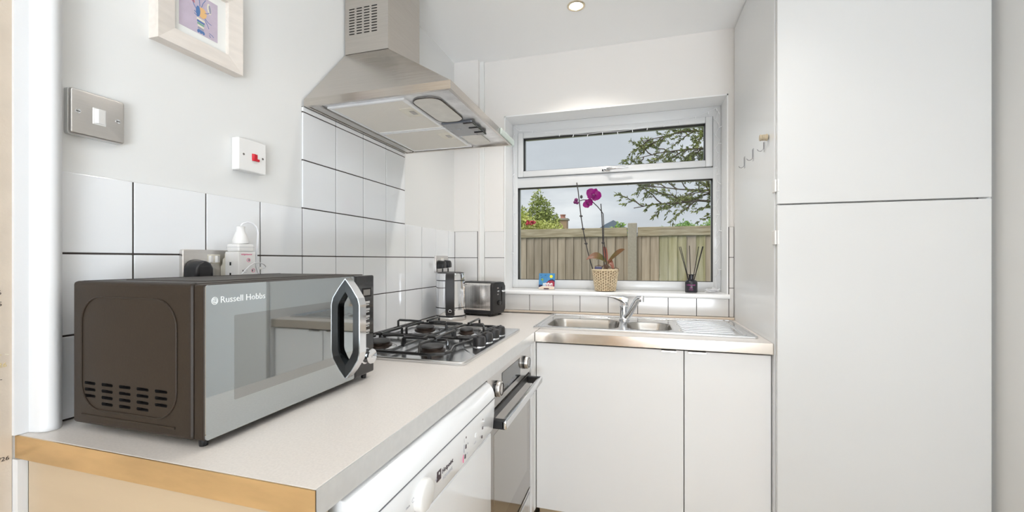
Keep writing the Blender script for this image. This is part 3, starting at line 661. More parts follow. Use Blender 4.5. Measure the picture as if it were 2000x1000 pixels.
for y in (.5145, .5765):
    b = B(); lathe(b, [(.0042, 0), (.0040, .0012), (0, .0014)], (.0104, y, 1.4755), 16, 'x'); s_ = obj('screw', b, 'chrome', sw)
    b = B(); box(b, .0114, .0119, y-.0030, y+.0030, 1.4748, 1.4762); obj('screw_slot', b, 'slot_dark', s_)
ck = thing('cooker_switch', 'white cooker switch plate with a red rocker to the left of the hood', 'switch', (-.006, .877, 1.437))
b = B(); rbox(b, -.006, .0175, .833, .918, 1.435, 1.519, .003, 3); obj('face_plate', b, 'white_plastic', ck)
b = B(); prism(b, [(.0173, .8725), (.0182, .8725), (.0185, .8735), (.0215, .877), (.0190, .8885), (.0173, .8890)], 1.4690, 1.4840, 'z'); obj('rocker', b, 'red_rocker', ck)
b = B(); prism(b, [(.0173, .8725), (.0230, .8745), (.0225, .892), (.0173, .892)], 1.4655, 1.4715, 'z'); obj('rocker_lip', b, 'red_rocker', ck)
for y in (.8480, .9060):
    b = B(); lathe(b, [(.0030, 0), (.0028, .0008), (0, .001)], (.0174, y, 1.477), 14, 'x'); obj('screw', b, 'dark_chrome', ck)
def socket(label, y0, y1, z0, z1, rockers, mm='steel'):
    t = thing('double_socket', label, 'socket', (0, (y0+y1)/2, z0))
    b = B(); prism(b, rrect(y0, y1, z0, z1, .004, 4), -.0005, .0105, 'x')
    bmesh.ops.bevel(b, geom=[e for e in b.edges if e.verts[0].co.x > .0104 and e.verts[1].co.x > .0104], offset=.0025, segments=3, affect='EDGES', profile=.5)
    obj('face_plate', b, mm, t, smooth=40)
    b = B(); rbox(b, .0100, .0112, rockers[0], rockers[1], z1-.033, z1-.011, .0006, 1); obj('switch_surround', b, 'ivory', t)
    w = (rockers[1]-rockers[0])/2
    for k in range(2):
        ya = rockers[0]+w*k+w*.15; b = B(); prism(b, [(.0110, ya), (.0150, ya+w*.25), (.0125, ya+w*.7), (.0110, ya+w*.7)], z1-.030, z1-.014, 'z'); obj('rocker', b, 'white_plastic', t)
    return t
so1 = socket('steel double socket behind the microwave with a black plug and white adaptor', .7005, .8465, 1.142, 1.2265, (.757, .789))
so2 = socket('steel double socket in the far corner behind the kettle', 1.962, 2.108, 1.139, 1.2245, (2.018, 2.052))
def plug(label, y, z, s=1.0, group=None):
    p = thing('plug', label, 'plug', (.0115, y, z), group)
    b = B(); pr_ = [(-.026, -.024), (.026, -.024), (.026, .004), (.018, .018), (.006, .0245), (-.006, .0245), (-.018, .018), (-.026, .004)]
    bot = [(.0115, y+a*s, z+c*s) for a, c in pr_]; top = [(.044, y+a*s*.78, z+c*s*.80) for a, c in pr_]
    hexa(b, bot, top); bmesh.ops.bevel(b, geom=list(b.edges), offset=.004*s, segments=2, affect='EDGES', profile=.5); obj('plug_body', b, 'black_plastic', p, smooth=50)
    b = B(); rbox(b, .0415, .0445, y-.013*s, y+.013*s, z-.016*s, z+.008*s, .001, 2); obj('plug_grip', b, 'black_satin', p)
    return p
p = plug('black plug in the socket directly behind the microwave', .727, 1.180)
b = B(); tube(b, [(.03, .727, 1.158), (.03, .724, 1.148), (.022, .705, 1.10), (.016, .70, 1.0), (.02, .72, .916), (.045, .74, .915)], .0035, 8); obj('flex', b, 'black_plastic', p, smooth=True)
p = plug('black plug nearer the hob in the far corner socket', 1.998, 1.178, .92)
b = B(); tube(b, [(.03, 1.998, 1.157), (.03, 1.998, 1.12), (.014, 1.992, 1.05), (.012, 1.985, .935), (.02, 1.96, .915)], .0035, 8); obj('flex', b, 'black_plastic', p, smooth=True)
p = plug('black plug nearer the window wall in the far corner socket', 2.064, 1.180, .92)
b = B(); tube(b, [(.03, 2.064, 1.158), (.03, 2.064, 1.12), (.018, 2.07, 1.05), (.016, 2.09, .935), (.03, 2.10, .915)], .0035, 8); obj('flex', b, 'black_plastic', p, smooth=True)

# adaptor block with shaver plug and charging cables
ad = thing('surge_adaptor', 'white cube plug adaptor with pink lettering behind the microwave', 'adaptor', (.0115, .81, 1.155))
b = B(); rbox(b, .030, .072, .7865, .8345, 1.150, 1.2225, .0015, 2); obj('adaptor_body', b, 'white_plastic', ad)
b = B(); prism(b, [(.0115, 1.154), (.030, 1.152), (.030, 1.222), (.025, 1.218), (.024, 1.208), (.018, 1.204), (.017, 1.192), (.0115, 1.186)], .790, .833, 'y'); obj('plug_shell', b, 'ivory', ad)
text('surgemaster', .0062, onx(.0721, .7935, 1.2145), 'pink_print', ad)
for y, z, mm in ((.814, 1.2020, 'pink_print'), (.805, 1.1760, 'pale_print'), (.827, 1.1760, 'pink_print')):
    b = B(); tube(b, [(.0722, y+.0045*math.cos(a), z+.0045*math.sin(a)) for a in [2*PI*j/16 for j in range(16)]], .0005, 5, closed=True); rg = obj('indicator_ring', b, mm, ad)
for y, z in ((.7985, 1.1760), (.8255, 1.1760), (.815, 1.2020)):
    b = B(); box(b, .0715, .0724, y-.001, y+.001, z-.0022, z+.0022); obj('pin_slot', b, 'dark_print', ad)
for z in (1.1930, 1.1670):
    b = B(); box(b, .045, .049, .7855, .7868, z-.004, z+.004); obj('usb_port', b, 'slot_dark', ad)
sh = thing('travel_adaptor', 'round white two-pin adaptor stacked on the cube adaptor', 'adaptor', (.05, .81, 1.2225))
b = B(); rbox(b, .0315, .069, .7885, .8335, 1.2228, 1.2415, .004, 3); obj('adaptor_body', b, 'white_plastic', sh)
b = B(); box(b, .0312, .0692, .7882, .8338, 1.2335, 1.2342); obj('seam', b, 'pale_print', sh)
vb = thing('two_pin_plug', 'white bottle-shaped plug standing on the stacked adaptors', 'plug', (.05, .811, 1.2415))
b = B(); lathe(b, [(.0165, 0), (.0180, .002), (.0175, .010), (.0135, .022), (.0095, .031), (.0090, .040), (.0105, .0435), (.0085, .0445), (0, .0445)], (.050, .811, 1.2418), 24); obj('plug_body', b, 'white_plastic', vb, smooth=True)
b = B(); tube(b, [(.050, .811, 1.285), (.051, .816, 1.293), (.054, .826, 1.2975), (.058, .838, 1.2955), (.062, .846, 1.287), (.064, .849, 1.272), (.063, .848, 1.245), (.063, .845, 1.215), (.064, .842, 1.190), (.066, .846, 1.172), (.067, .849, 1.1672)], .0022, 8); obj('flex', b, 'cable_white', vb, smooth=True)
uc = thing('charging_cable', 'thin white charging cable looping in front of the cube adaptor', 'cable', (.09, .80, 1.166))
b = B(); tube(b, [(.110, .762, 1.1690), (.105, .776, 1.178), (.100, .792, 1.188), (.090, .812, 1.194), (.078, .838, 1.1955), (.074, .856, 1.192), (.071, .866, 1.186), (.070, .864, 1.182), (.069, .856, 1.1815)], .0014, 8); obj('cable', b, 'cable_white', uc, smooth=True)
b = B(); rbox(b, .0675, .0705, .8465, .857, 1.178, 1.1845, .0008, 1); obj('connector', b, 'white_plastic', uc)

# ------------------------------------------------------------------ framed picture
pf = thing('framed_picture', 'pale wood framed lobster painting hung above the light switch', 'picture', (-.006, .742, 1.677))
fy0, fy1, fz0_, fz1_ = .642, .8425, 1.6765, 1.884; iy0, iy1, iz0_, iz1_ = .6795, .8075, 1.7145, 1.8465
def mitre(bm, o, i):   # one mitred frame side: outer edge o->, inner edge i
    (a, b2), (c, d) = o, i
    f = [(.020, a), (.020, b2), (.0135, d), (.0135, c)]
    v = [bm.verts.new((x, p[0], p[1])) for x, p in ((.022, a), (.022, b2), (.0165, d), (.0165, c))]
    w = [bm.verts.new((x, p[0], p[1])) for x, p in ((-.006, a), (-.006, b2), (-.002, d), (-.002, c))]
    bm.faces.new(v); bm.faces.new(w[::-1])
    for k in range(4): bm.faces.new((v[k], w[k], w[(k+1) % 4], v[(k+1) % 4]))
O = [(fy0, fz0_), (fy1, fz0_), (fy1, fz1_), (fy0, fz1_)]; I = [(iy0, iz0_), (iy1, iz0_), (iy1, iz1_), (iy0, iz1_)]
for k in range(4):
    b = B(); mitre(b, (O[k], O[(k+1) % 4]), (I[k], I[(k+1) % 4])); obj('frame_side', b, 'frame_wood', pf)
b = B(); box(b, -.004, .006, iy0-.004, iy1+.004, iz0_-.004, iz1_+.004); obj('mount', b, 'mount_card', pf)
b = B(); box(b, .006, .0064, .6955, .7860, 1.7350, 1.8270); ar = obj('painting', b, 'art_paper', pf)
def flat(pts, m, parent, name='brush_mark', h=.0002):
    b = B(); prism(b, pts, .0063, .0064+h, 'x'); return obj(name, b, m, parent)
cy_ = .744
def ell(cy, cz, ry, rz, n=14, rot=0):
    return [(cy+ry*math.cos(2*PI*k/n)*math.cos(rot)-rz*math.sin(2*PI*k/n)*math.sin(rot), cz+ry*math.cos(2*PI*k/n)*math.sin(rot)+rz*math.sin(2*PI*k/n)*math.cos(rot)) for k in range(n)]
flat(ell(cy_+.004, 1.787, .0105, .0125), 'art_orange', ar, h=.0004)
flat(ell(cy_-.006, 1.787, .0050, .0125), 'art_blue', ar, h=.0006)
for k in range(6):
    w = .0095-.0007*k; z = 1.772-.0052*k
    flat([(cy_-w+.001, z), (cy_+w+.001, z-.0015), (cy_+w, z-.0052), (cy_-w, z-.0040)], ('art_cream', 'art_blue', 'art_green', 'art_cream', 'art_grey', 'art_blue')[k], ar, h=.0003+.0001*(k % 2))
for s, d in ((-1, -.2), (0, 0), (1, .2)): flat(ell(cy_+.006*s+.001, 1.741, .0030, .0042, 10, d), 'art_blue', ar, h=.0003)
flat(ell(.7230, 1.820, .0100, .0062, 14, .9), 'art_cream', ar); flat(ell(.7275, 1.818, .0060, .0030, 12, 1.1), 'art_green', ar, h=.0004); flat(ell(.7255, 1.806, .0060, .0034, 12, -.8), 'art_red', ar)
flat(ell(.7650, 1.806, .0052, .0125, 16, .15), 'art_cream', ar); flat(ell(.7665, 1.806, .0030, .0100, 14, .15), 'art_grey', ar, h=.0004)
b = B()
for pts in ([(.734, 1.790), (.728, 1.797), (.7255, 1.806)], [(.754, 1.790), (.761, 1.793), (.765, 1.797)], [(.737, 1.779), (.729, 1.784)], [(.737, 1.774), (.729, 1.778)], [(.754, 1.778), (.762, 1.772), (.770, 1.770)], [(.754, 1.774), (.760, 1.766), (.764, 1.758)],
            [(.742, 1.800), (.741, 1.812), (.738, 1.824)], [(.746, 1.800), (.750, 1.812), (.756, 1.822)], [(.765, 1.748), (.772, 1.746), (.776, 1.743)], [(.765, 1.744), (.768, 1.739)]):
    tube(b, [(.0067, y, z) for y, z in pts], .0006, 5)
obj('ink_lines', b, 'art_blue', ar)

# ------------------------------------------------------------------ cooker hood
hx, hy0, hy1, hz0, hz1 = .498, 1.073, 1.683, 1.681, 1.705
cx1, cy0, cy1, cz0 = .175, 1.267, 1.487, 1.932
hd_ = thing('cooker_hood', 'stainless steel chimney cooker hood mounted over the gas hob', 'cooker hood', (.0, 1.378, 1.681))
XW = .0005
b = B(); box(b, XW, cx1, cy0, cy1, cz0+.0006, CZ-.001); ch = obj('chimney', b, 'hood_steel', hd_)
b = B()
for i in range(4):
    for k in range(10):
        x = .0285+i*.0305+.0; z = 2.090-k*.0098
        prism(b, rrect(x-.0115, x+.0115, z-.0018, z+.0018, .0015, 3), cy0-.003, cy0+.004, 'y')
boolean(ch, b, m='slot_dark')
b = B(); hexa(b, [(XW, hy0+.001, hz1), (hx-.001, hy0+.001, hz1), (hx-.001, hy1-.001, hz1), (XW, hy1-.001, hz1)], [(XW, cy0+.001, cz0), (cx1-.001, cy0+.001, cz0), (cx1-.001, cy1-.001, cz0), (XW, cy1-.001, cz0)]); obj('canopy', b, 'hood_steel', hd_)
b = B(); t_ = .010
box(b, XW, hx, hy0, hy0+t_, hz0, hz1); box(b, XW, hx, hy1-t_, hy1, hz0, hz1); box(b, hx-t_, hx, hy0+t_, hy1-t_, hz0, hz1); box(b, XW, XW+t_, hy0+t_, hy1-t_, hz0, hz1); obj('rim', b, 'hood_steel', hd_)
b = B(); box(b, XW+t_, hx-t_, hy0+t_, hy1-t_, 1.6905, 1.7045); obj('underside', b, 'hood_under', hd_)
# raised steel bar along the wall side
b = B(); rbox(b, .012, .042, hy0+.014, hy1-.014, 1.6825, 1.6903, .002, 2); obj('rear_rail', b, 'steel', hd_)
for ya, yb in ((1.118, 1.398), (1.405, 1.668)):
    b = B()
    for q in ((.050, .325, ya, ya+.008), (.050, .325, yb-.008, yb), (.050, .060, ya+.008, yb-.008), (.315, .325, ya+.008, yb-.008)): box(b, q[0], q[1], q[2], q[3], 1.6845, 1.6903)
    fr = obj('grease_filter', b, 'filter_frame', hd_)
    b = B(); box(b, .060, .315, ya+.008, yb-.008, 1.6872, 1.6900)
    obj('filter_backing', b, 'filter_mesh', fr)
    b = B(); N = 62
    for k in range(N):
        x = .061+(.253)*k/N; box(b, x, x+.0022, ya+.008, yb-.008, 1.6862, 1.6874)
    obj('filter_mesh', b, 'filter_mesh', fr, kind='stuff')
    ym = ya+.115 if ya < 1.3 else ya+.100
    b = B(); rbox(b, .262, .316, ym-.045, ym+.030, 1.6848, 1.6868, .0006, 1); la = obj('latch', b, 'ivory', fr)
    b = B(); box(b, .287, .304, ym-.020, ym+.012, 1.6842, 1.6852); obj('latch_slot', b, 'dark_chrome', la)
b = B(); prism(b, rrect(.334, .425, 1.135, 1.352, .035, 6), 1.6868, 1.6903, 'z'); obj('lamp_lens', b, 'lens', hd_)
b = B(); tube(b, [(x, y, 1.6875) for x, y in rrect(.332, .427, 1.133, 1.354, .036, 6)], .0014, 6, closed=True); obj('lens_bezel', b, 'burner_ring', hd_, smooth=True)
b = B(); prism(b, rrect(.336, .420, 1.512, 1.655, .030, 6), 1.6868, 1.6903, 'z'); obj('lamp_lens', b, 'lens', hd_)
b = B(); rbox(b, .332, .448, 1.356, 1.508, 1.6820, 1.6903, .003, 2); cb = obj('control_box', b, 'control_grey', hd_, 'dark grey control box with black sliders')
for y in (1.378, 1.432, 1.486): 
    b = B(); rbox(b, .412, .451, y-.018, y+.018, 1.6790, 1.6835, .003, 2); obj('slider', b, 'black_gloss', cb)
text('S', .020, Matrix.Translation((.380, 1.425, 1.6816)) @ Matrix.Rotation(PI, 4, 'X') @ Matrix.Rotation(PI/2, 4, 'Z'), 'grey_print', cb, 'lettering')
b = B(); rbox(b, hx+.0005, hx+.006, 1.52, 1.700, hz0+.001, hz1+.002, .001, 1); box(b, .47, hx+.006, 1.6835, 1.700, hz0+.001, hz0+.004); obj('glass_visor', b, 'hood_glass', hd_, 'clear end of the pull-out visor')

# ------------------------------------------------------------------ kettle
kx, ky, kz = .122, 1.898, .9105
kt = thing('kettle', 'chrome jug kettle with black handle beside the far socket', 'kettle', (kx, ky, kz))
b = B(); lathe(b, [(0, 0), (.074, 0), (.0755, .004), (.0755, .014), (.073, .018)], (kx, ky, kz), 40); obj('power_base', b, 'steel', kt, smooth=40)
b = B(); lathe(b, [(.0725, .018), (.0725, .024), (.0715, .0255)], (kx, ky, kz), 40); obj('lower_band', b, 'black_plastic', kt, smooth=40)
b = B(); lathe(b, [(.0725, .0255), (.0735, .030), (.0725, .060)], (kx, ky, kz), 40); obj('foot_shell', b, 'chrome', kt, smooth=40)
b = B(); lathe(b, [(.0730, .0595), (.0730, .0635)], (kx, ky, kz), 40); obj('lower_seam', b, 'black_plastic', kt)
b = B(); lathe(b, [(.0725, .063), (.0715, .130), (.0695, .191)], (kx, ky, kz), 40); obj('jug', b, 'chrome', kt, smooth=40)
b = B(); lathe(b, [(.0700, .1905), (.0700, .1945)], (kx, ky, kz), 40); obj('upper_seam', b, 'black_plastic', kt)
b = B(); lathe(b, [(.0697, .194), (.0690, .224), (.067, .2265)], (kx, ky, kz), 40); obj('collar', b, 'chrome', kt, smooth=40)
b = B(); lathe(b, [(.067, .2265), (.064, .2300), (.045, .2330), (0, .2340)], (kx, ky, kz), 40); obj('lid', b, 'black_satin', kt, smooth=40)
hdv = Vector((.38, -.925, 0)).normalized(); hs = Vector((-hdv.y, hdv.x, 0))
def kp(r, z, s=0): return Vector((kx, ky, kz+z))+hdv*r+hs*s
b = B(); pts = [kp(.066, .222), kp(.084, .221), kp(.098, .212), kp(.103, .195), kp(.103, .10), kp(.100, .060), kp(.090, .036), kp(.071, .034)]
sweep = []
for i, p in enumerate(pts):
    d = (pts[min(i+1, 7)]-pts[max(i-1, 0)]).normalized(); u = hs.cross(d)
    ring = [b.verts.new(p+hs*a_+u*c_) for a_, c_ in ((-.021, -.004), (-.018, -.008), (.018, -.008), (.021, -.004), (.021, .004), (.018, .008), (-.018, .008), (-.021, .004))]
    sweep.append(ring)
for a, c in zip(sweep, sweep[1:]):
    for k in range(8): b.faces.new((a[k], a[(k+1) % 8], c[(k+1) % 8], c[k]))
b.faces.new(sweep[0][::-1]); b.faces.new(sweep[-1]); kh = obj('handle', b, 'black_satin', kt, smooth=50)
b = B(); c0 = kp(.1105, .045)
tube(b, [kp(.1085, .052)+hs*.008*math.cos(a)+Vector((0, 0, .006*math.sin(a))) for a in [2*PI*j/16 for j in range(16)]], .0009, 6, closed=True); obj('maker_badge', b, 'chrome', kh, smooth=True)
b = B(); hexa(b, [kp(-.066, .175, -.014), kp(-.066, .175, .014), kp(-.062, .175, .0)], [kp(-.060, .224, -.022), kp(-.060, .224, .022), kp(-.094, .224, 0)]); obj('spout', b, 'chrome', kt)

# ------------------------------------------------------------------ toaster
ang = math.radians(-10); T0 = Vector((.287, 2.030, .9105)); ct, st_ = math.cos(ang), math.sin(ang)
tm = Matrix.Translation(T0) @ Matrix.Rotation(ang, 4, 'Z')   # local: x to the lever end (0 = near right corner), y back
tr = thing('toaster', 'brushed steel toaster with black end cap beside the kettle', 'toaster', tuple(T0))
def tobj(name, b, m, par=tr, **k): bmesh.ops.transform(b, matrix=tm, verts=b.verts); return obj(name, b, m, par, **k)
L, Dp, H = .222, .135, .172
b = B(); prism(b, rrect(0, Dp, .022, H, .018, 5), -L+.03, -.006, 'x'); tobj('body', b, 'steel_v', smooth=40)
b = B(); rbox(b, -L+.006, .006, -.001, Dp+.001, .008, .030, .008, 3); tobj('base', b, 'black_plastic', smooth=40)
def endcap(x0, x1):
    b = B(); prism(b, rrect(-.0015, Dp+.0015, .012, H+.002, .020, 5), x0, x1, 'x')
    bmesh.ops.bevel(b, geom=[e for e in b.edges if abs(e.verts[0].co.x-e.verts[1].co.x) < 1e-6 and abs(e.verts[0].co.x-(x1 if x1 > 0 else x0)) < 1e-6], offset=.008, segments=3, affect='EDGES', profile=.5); return b
ec = tobj('end_cap', endcap(-.006, .010), 'black_satin', smooth=50)
tobj('end_cap', endcap(-L, -L+.03), 'black_satin', smooth=50)
b = B(); rbox(b, -L+.02, -.004, .014, Dp-.014, H-.002, H+.0035, .002, 2); tp_ = tobj('top_plate', b, 'black_plastic')
for y in (.036, .084):
    b = B(); box(b, -L+.04, -.03, y, y+.022, H+.0030, H+.0040); tobj('bread_slot', b, 'slot_dark', tp_)
b = B(); box(b, .0097, .0106, .088, .100, .055, .150); tobj('lever_slot', b, 'slot_dark', ec)
b = B(); rbox(b, .0105, .026, .080, .108, .122, .134, .003, 2); tobj('lever', b, 'steel_bright', ec)
b = B(); lathe(b, [(.013, 0), (.013, .006), (.010, .012), (0, .0125)], (.0100, .060, .068), 20, 'x'); tobj('browning_dial', b, 'black_gloss', ec, smooth=40)
for z in (.112, .128, .144):
    b = B(); rbox(b, .0097, .0116, .045, .060, z-.004, z+.004, .001, 1); tobj('button', b, 'dark_chrome', ec)
for x, y in ((-.015, .015), (-L+.03, .015), (-.015, Dp-.015), (-L+.03, Dp-.015)):
    b = B(); cyl(b, (x, y, .0), .009, .009, 'z', 12); tobj('foot', b, 'black_plastic')

# ------------------------------------------------------------------ things on the sill
SZ = 1.0352
# coaster
co = thing('painted_tile', 'small painted tile of white houses and yellow sun on the sill', 'ornament', (.512, 2.335, SZ))
cm = Matrix.Translation((.512, 2.335, SZ)) @ Matrix.Rotation(math.radians(-10), 4, 'X')
def cobj(name, b, m, par=co): bmesh.ops.transform(b, matrix=cm, verts=b.verts); return obj(name, b, m, par)
w2, hh = .046, .092
b = B(); rbox(b, -w2, w2, 0, .007, .0006, hh, .001, 1); ct_ = cobj('tile_body', b, 'coaster_sky')
def cflat(pts, m, d=.0006): b = B(); prism(b, pts, -d, .0001, 'y'); return cobj('painted_shape', b, m, ct_)
cflat([(-w2+.0005, .001), (w2-.0005, .001), (w2-.0005, .017), (.0, .019), (-.020, .021), (-w2+.0005, .011)], 'coaster_base', .0005)
cflat([(-w2+.0005, .011), (-.020, .021), (-.022, .026), (-w2+.0005, .027)], 'coaster_navy')
cflat([(-.006, .034), (.010, .050), (.030, .056), (w2-.0005, .044), (w2-.0005, .017), (-.006, .019)], 'coaster_red')
cflat([(.004, .046), (.018, .056), (.034, .058), (w2-.0005, .050), (w2-.0005, .044), (.030, .051), (.012, .048)], 'coaster_navy', .0009)
cflat([(.025+.009*math.cos(2*PI*k/16), .074+.009*math.sin(2*PI*k/16)) for k in range(16)], 'coaster_sun')
b = B(); 
for k in range(8):
    a = 2*PI*k/8; tube(b, [(-.026, -.0008, .056), (-.026+.010*math.cos(a), -.0008, .056+.008*math.sin(a))], [.0022, .0010], 5)
tube(b, [(-.024, -.0006, .052), (-.022, -.0006, .030)], .0010, 5); cobj('palm', b, 'coaster_green', ct_)
for x, z in ((-.034, .080), (-.008, .080), (-.030, .068)):
    b = B(); tube(b, [(x-.004, -.0006, z+.002), (x, -.0006, z), (x+.005, -.0006, z+.003)], .0009, 5); cobj('bird', b, 'coaster_navy', ct_)
for x, w, h in ((-.017, .009, .020), (-.008, .008, .023), (.001, .008, .021), (.010, .009, .024), (.020, .008, .020), (.029, .010, .022)):
    b = B(); prism(b, [(x-w/2, .016), (x-w/2, .016+h*.7), (x-w*.3, .016+h*.92), (x, .016+h), (x+w*.3, .016+h*.92), (x+w/2, .016+h*.7), (x+w/2, .016), (x+w*.26, .016), (x+w*.26, .016+h*.5), (x, .016+h*.68), (x-w*.26, .016+h*.5), (x-w*.26, .016)], -.0016, 0, 'y'); cobj('arched_house', b, 'coaster_white', ct_)
b = B(); box(b, -.016, .014, -.0008, 0, .001, .007); cobj('caption_plate', b, 'coaster_brown', ct_)
b = B(); box(b, -.02, .02, .007, .016, .0, .05); cobj('back_strut', b, 'coaster_base', co)

# orchid
ox, oy = .840, 2.306
orc = thing('potted_orchid', 'purple orchid with two stems in a woven straw pot', 'plant', (ox, oy, SZ))
b = B(); lathe(b, [(0, .001), (.049, .001), (.052, .004), (.067, .108), (.064, .110), (.060, .106), (.047, .012), (0, .012)], (ox, oy, SZ), 32); pot = obj('pot_liner', b, 'basket_dark', orc, smooth=40)
b = B(); NR = 15; NS = 30
for i in range(NR):
    z = SZ+.006+i*.0074; r = .0525+(.0155)*i/NR
    pts = [(ox+(r+.0022*math.cos(NS/2*a+PI*i))*math.cos(a), oy+(r+.0022*math.cos(NS/2*a+PI*i))*math.sin(a), z+.0010*math.sin(NS*a)) for a in [2*PI*j/120 for j in range(120)]]
    tube(b, pts, .0026, 5, closed=True)
obj('woven_strand', b, 'basket', pot, kind='stuff', smooth=True)
b = B()
for j in range(NS):
    a = 2*PI*(j+.5)/NS; tube(b, [(ox+.0530*math.cos(a), oy+.0530*math.sin(a), SZ+.003), (ox+.0685*math.cos(a), oy+.0685*math.sin(a), SZ+.113)], .0020, 5)
obj('stakes', b, 'basket', pot, kind='stuff')
b = B(); tube(b, [(ox+.0690*math.cos(a), oy+.0690*math.sin(a), SZ+.1145) for a in [2*PI*j/40 for j in range(40)]], .0038, 7, closed=True); obj('pot_rim', b, 'basket', pot, smooth=True)
b = B(); lathe(b, [(0, .118), (.02, .117), (.04, .112), (.058, .104)], (ox, oy, SZ), 20); obj('bark_mix', b, 'root', orc, smooth=True)
b = B(); random.seed(3)
for k in range(26):
    a = random.uniform(0, 2*PI); r = random.uniform(.005, .035); p0 = Vector((ox+.008, oy, SZ+.135)); p1 = Vector((ox+.008+r*math.cos(a), oy+r*math.sin(a), SZ+.116+random.uniform(0, .012)))
    mid = (p0+p1)/2+Vector((random.uniform(-.008, .008), random.uniform(-.008, .008), random.uniform(.0, .014))); tube(b, [p0, mid, p1], .0016, 5)
tube(b, [(ox+.04, oy-.03, SZ+.118), (ox+.055, oy-.03, SZ+.128), (ox+.068, oy-.02, SZ+.122), (ox+.072, oy-.01, SZ+.108)], .0017, 6)
tube(b, [(ox-.055, oy-.01, SZ+.116), (ox-.052, oy-.02, SZ+.134), (ox-.03, oy-.02, SZ+.139), (ox-.012, oy-.01, SZ+.132)], .0017, 6)
obj('aerial_roots', b, 'root', orc, smooth=True)
b = B(); rbox(b, ox-.052, ox-.016, oy-.045, oy-.012, SZ+.108, SZ+.131, .003, 2); obj('inner_pot', b, 'indigo_pot', orc)
def leaf(bm, base, d, length, width, curl, up=.0, th=.0012, n=10, roll=58):
    base = Vector(base); d = Vector(d).normalized(); s = d.cross(Vector((0, 0, 1))).normalized()
    s = s if s.y < 0 else -s; s = s*math.cos(math.radians(roll))+Vector((0, 0, -1))*math.sin(math.radians(roll))
    tops, bots = [], []
    for i in range(n+1):
        t = i/n; w = width*math.sin(PI*min(1, t*.92+.08))**.7*(1 if t < .5 else 1-(t-.5)*.35)
        c = base+d*length*t+Vector((0, 0, up*length*t-curl*length*t*t))
        row = [c-s*w+Vector((0, 0, w*.35)), c-s*w*.5+Vector((0, 0, w*.1)), c, c+s*w*.5+Vector((0, 0, w*.1)), c+s*w+Vector((0, 0, w*.35))]
        tops.append([bm.verts.new(p+Vector((0, 0, th))) for p in row]); bots.append([bm.verts.new(p) for p in row])
    for i in range(n):
        for k in range(4):
            bm.faces.new((tops[i][k], tops[i][k+1], tops[i+1][k+1], tops[i+1][k])); bm.faces.new((bots[i][k+1], bots[i][k], bots[i+1][k], bots[i+1][k+1]))
        bm.faces.new((tops[i][0], tops[i+1][0], bots[i+1][0], bots[i][0])); bm.faces.new((tops[i+1][4], tops[i][4], bots[i][4], bots[i+1][4]))
    bm.faces.new([*tops[0][::-1], *bots[0]]); bm.faces.new([*tops[n], *bots[n][::-1]])
cr_ = (ox+.012, oy, SZ+.150)
for (dd, L_, w_, cu_, up_, mm) in (((-1, -.25, 0), .115, .021, .85, 1.0, 'leaf_orchid'), ((1, -.30, 0), .095, .021, .30, 1.05, 'leaf_orchid'), ((-.25, .35, 0), .042, .017, .9, 3.0, 'leaf_orchid_red'), ((.75, -.6, 0), .055, .015, 2.2, .9, 'leaf_orchid_red'), ((-.7, .5, 0), .08, .012, .9, 1.1, 'leaf_orchid')):
    b = B(); leaf(b, cr_, dd, L_, w_, cu_, up_); obj('leaf', b, mm, orc, smooth=60)
b = B(); tube(b, [(ox+.008, oy, SZ+.118), (ox+.012, oy, SZ+.16)], [.006, .008], 10); obj('crown', b, 'leaf_orchid', orc, smooth=True)
b = B(); st1 = [(.776, 2.295, 1.148), (.756, 2.295, 1.215), (.738, 2.296, 1.290), (.722, 2.297, 1.370), (.711, 2.298, 1.440), (.703, 2.299, 1.510), (.696, 2.300, 1.575), (.688, 2.30, 1.625)]
tube(b, st1, .0028, 8)
for k in (2, 3, 4): 
    p = Vector(st1[k]); tube(b, [p+Vector((-.006, 0, .004)), p, p+Vector((.008, 0, .002))], .0050, 8)
obj('flower_stem', b, 'stem', orc, 'dark leaning stem tied to its stake', smooth=True)
b = B(); tube(b, [(.836, 2.302, 1.160), (.828, 2.302, 1.25), (.826, 2.302, 1.35), (.823, 2.302, 1.43), (.817, 2.302, 1.505)], .0026, 8)
tube(b, [(.846, 2.300, 1.175), (.843, 2.300, 1.24), (.832, 2.300, 1.30), (.832, 2.300, 1.40), (.829, 2.300, 1.450), (.822, 2.300, 1.462), (.800, 2.300, 1.490), (.775, 2.30, 1.515), (.755, 2.30, 1.528), (.722, 2.30, 1.530), (.705, 2.30, 1.525)], .0024, 8)
p = Vector((.828, 2.301, 1.295)); tube(b, [p+Vector((-.007, 0, 0)), p+Vector((.009, 0, 0))], .0045, 8)
obj('flower_stem', b, 'stem', orc, 'dark upright stem arching towards the flowers', smooth=True)
def petal(bm, c, dirx, dirz, L_, w_, n=8):
    c = Vector(c); a = Vector((dirx, -.15, dirz)).normalized(); s = a.cross(Vector((0, 1, 0))).normalized(); nn = a.cross(s)
    g = []
    for i in range(n+1):
        t = i/n; w = w_*math.sin(PI*min(1, max(.04, t**.8)))**.55 if t < 1 else .0005
        g.append([bm.verts.new(c+a*L_*t+s*w*k+nn*(.10*L_*(1-t)*abs(k)-.12*L_*math.sin(PI*t))) for k in (-1, -.5, 0, .5, 1)])
    for i in range(n):
        for k in range(4): bm.faces.new((g[i][k], g[i][k+1], g[i+1][k+1], g[i+1][k]))
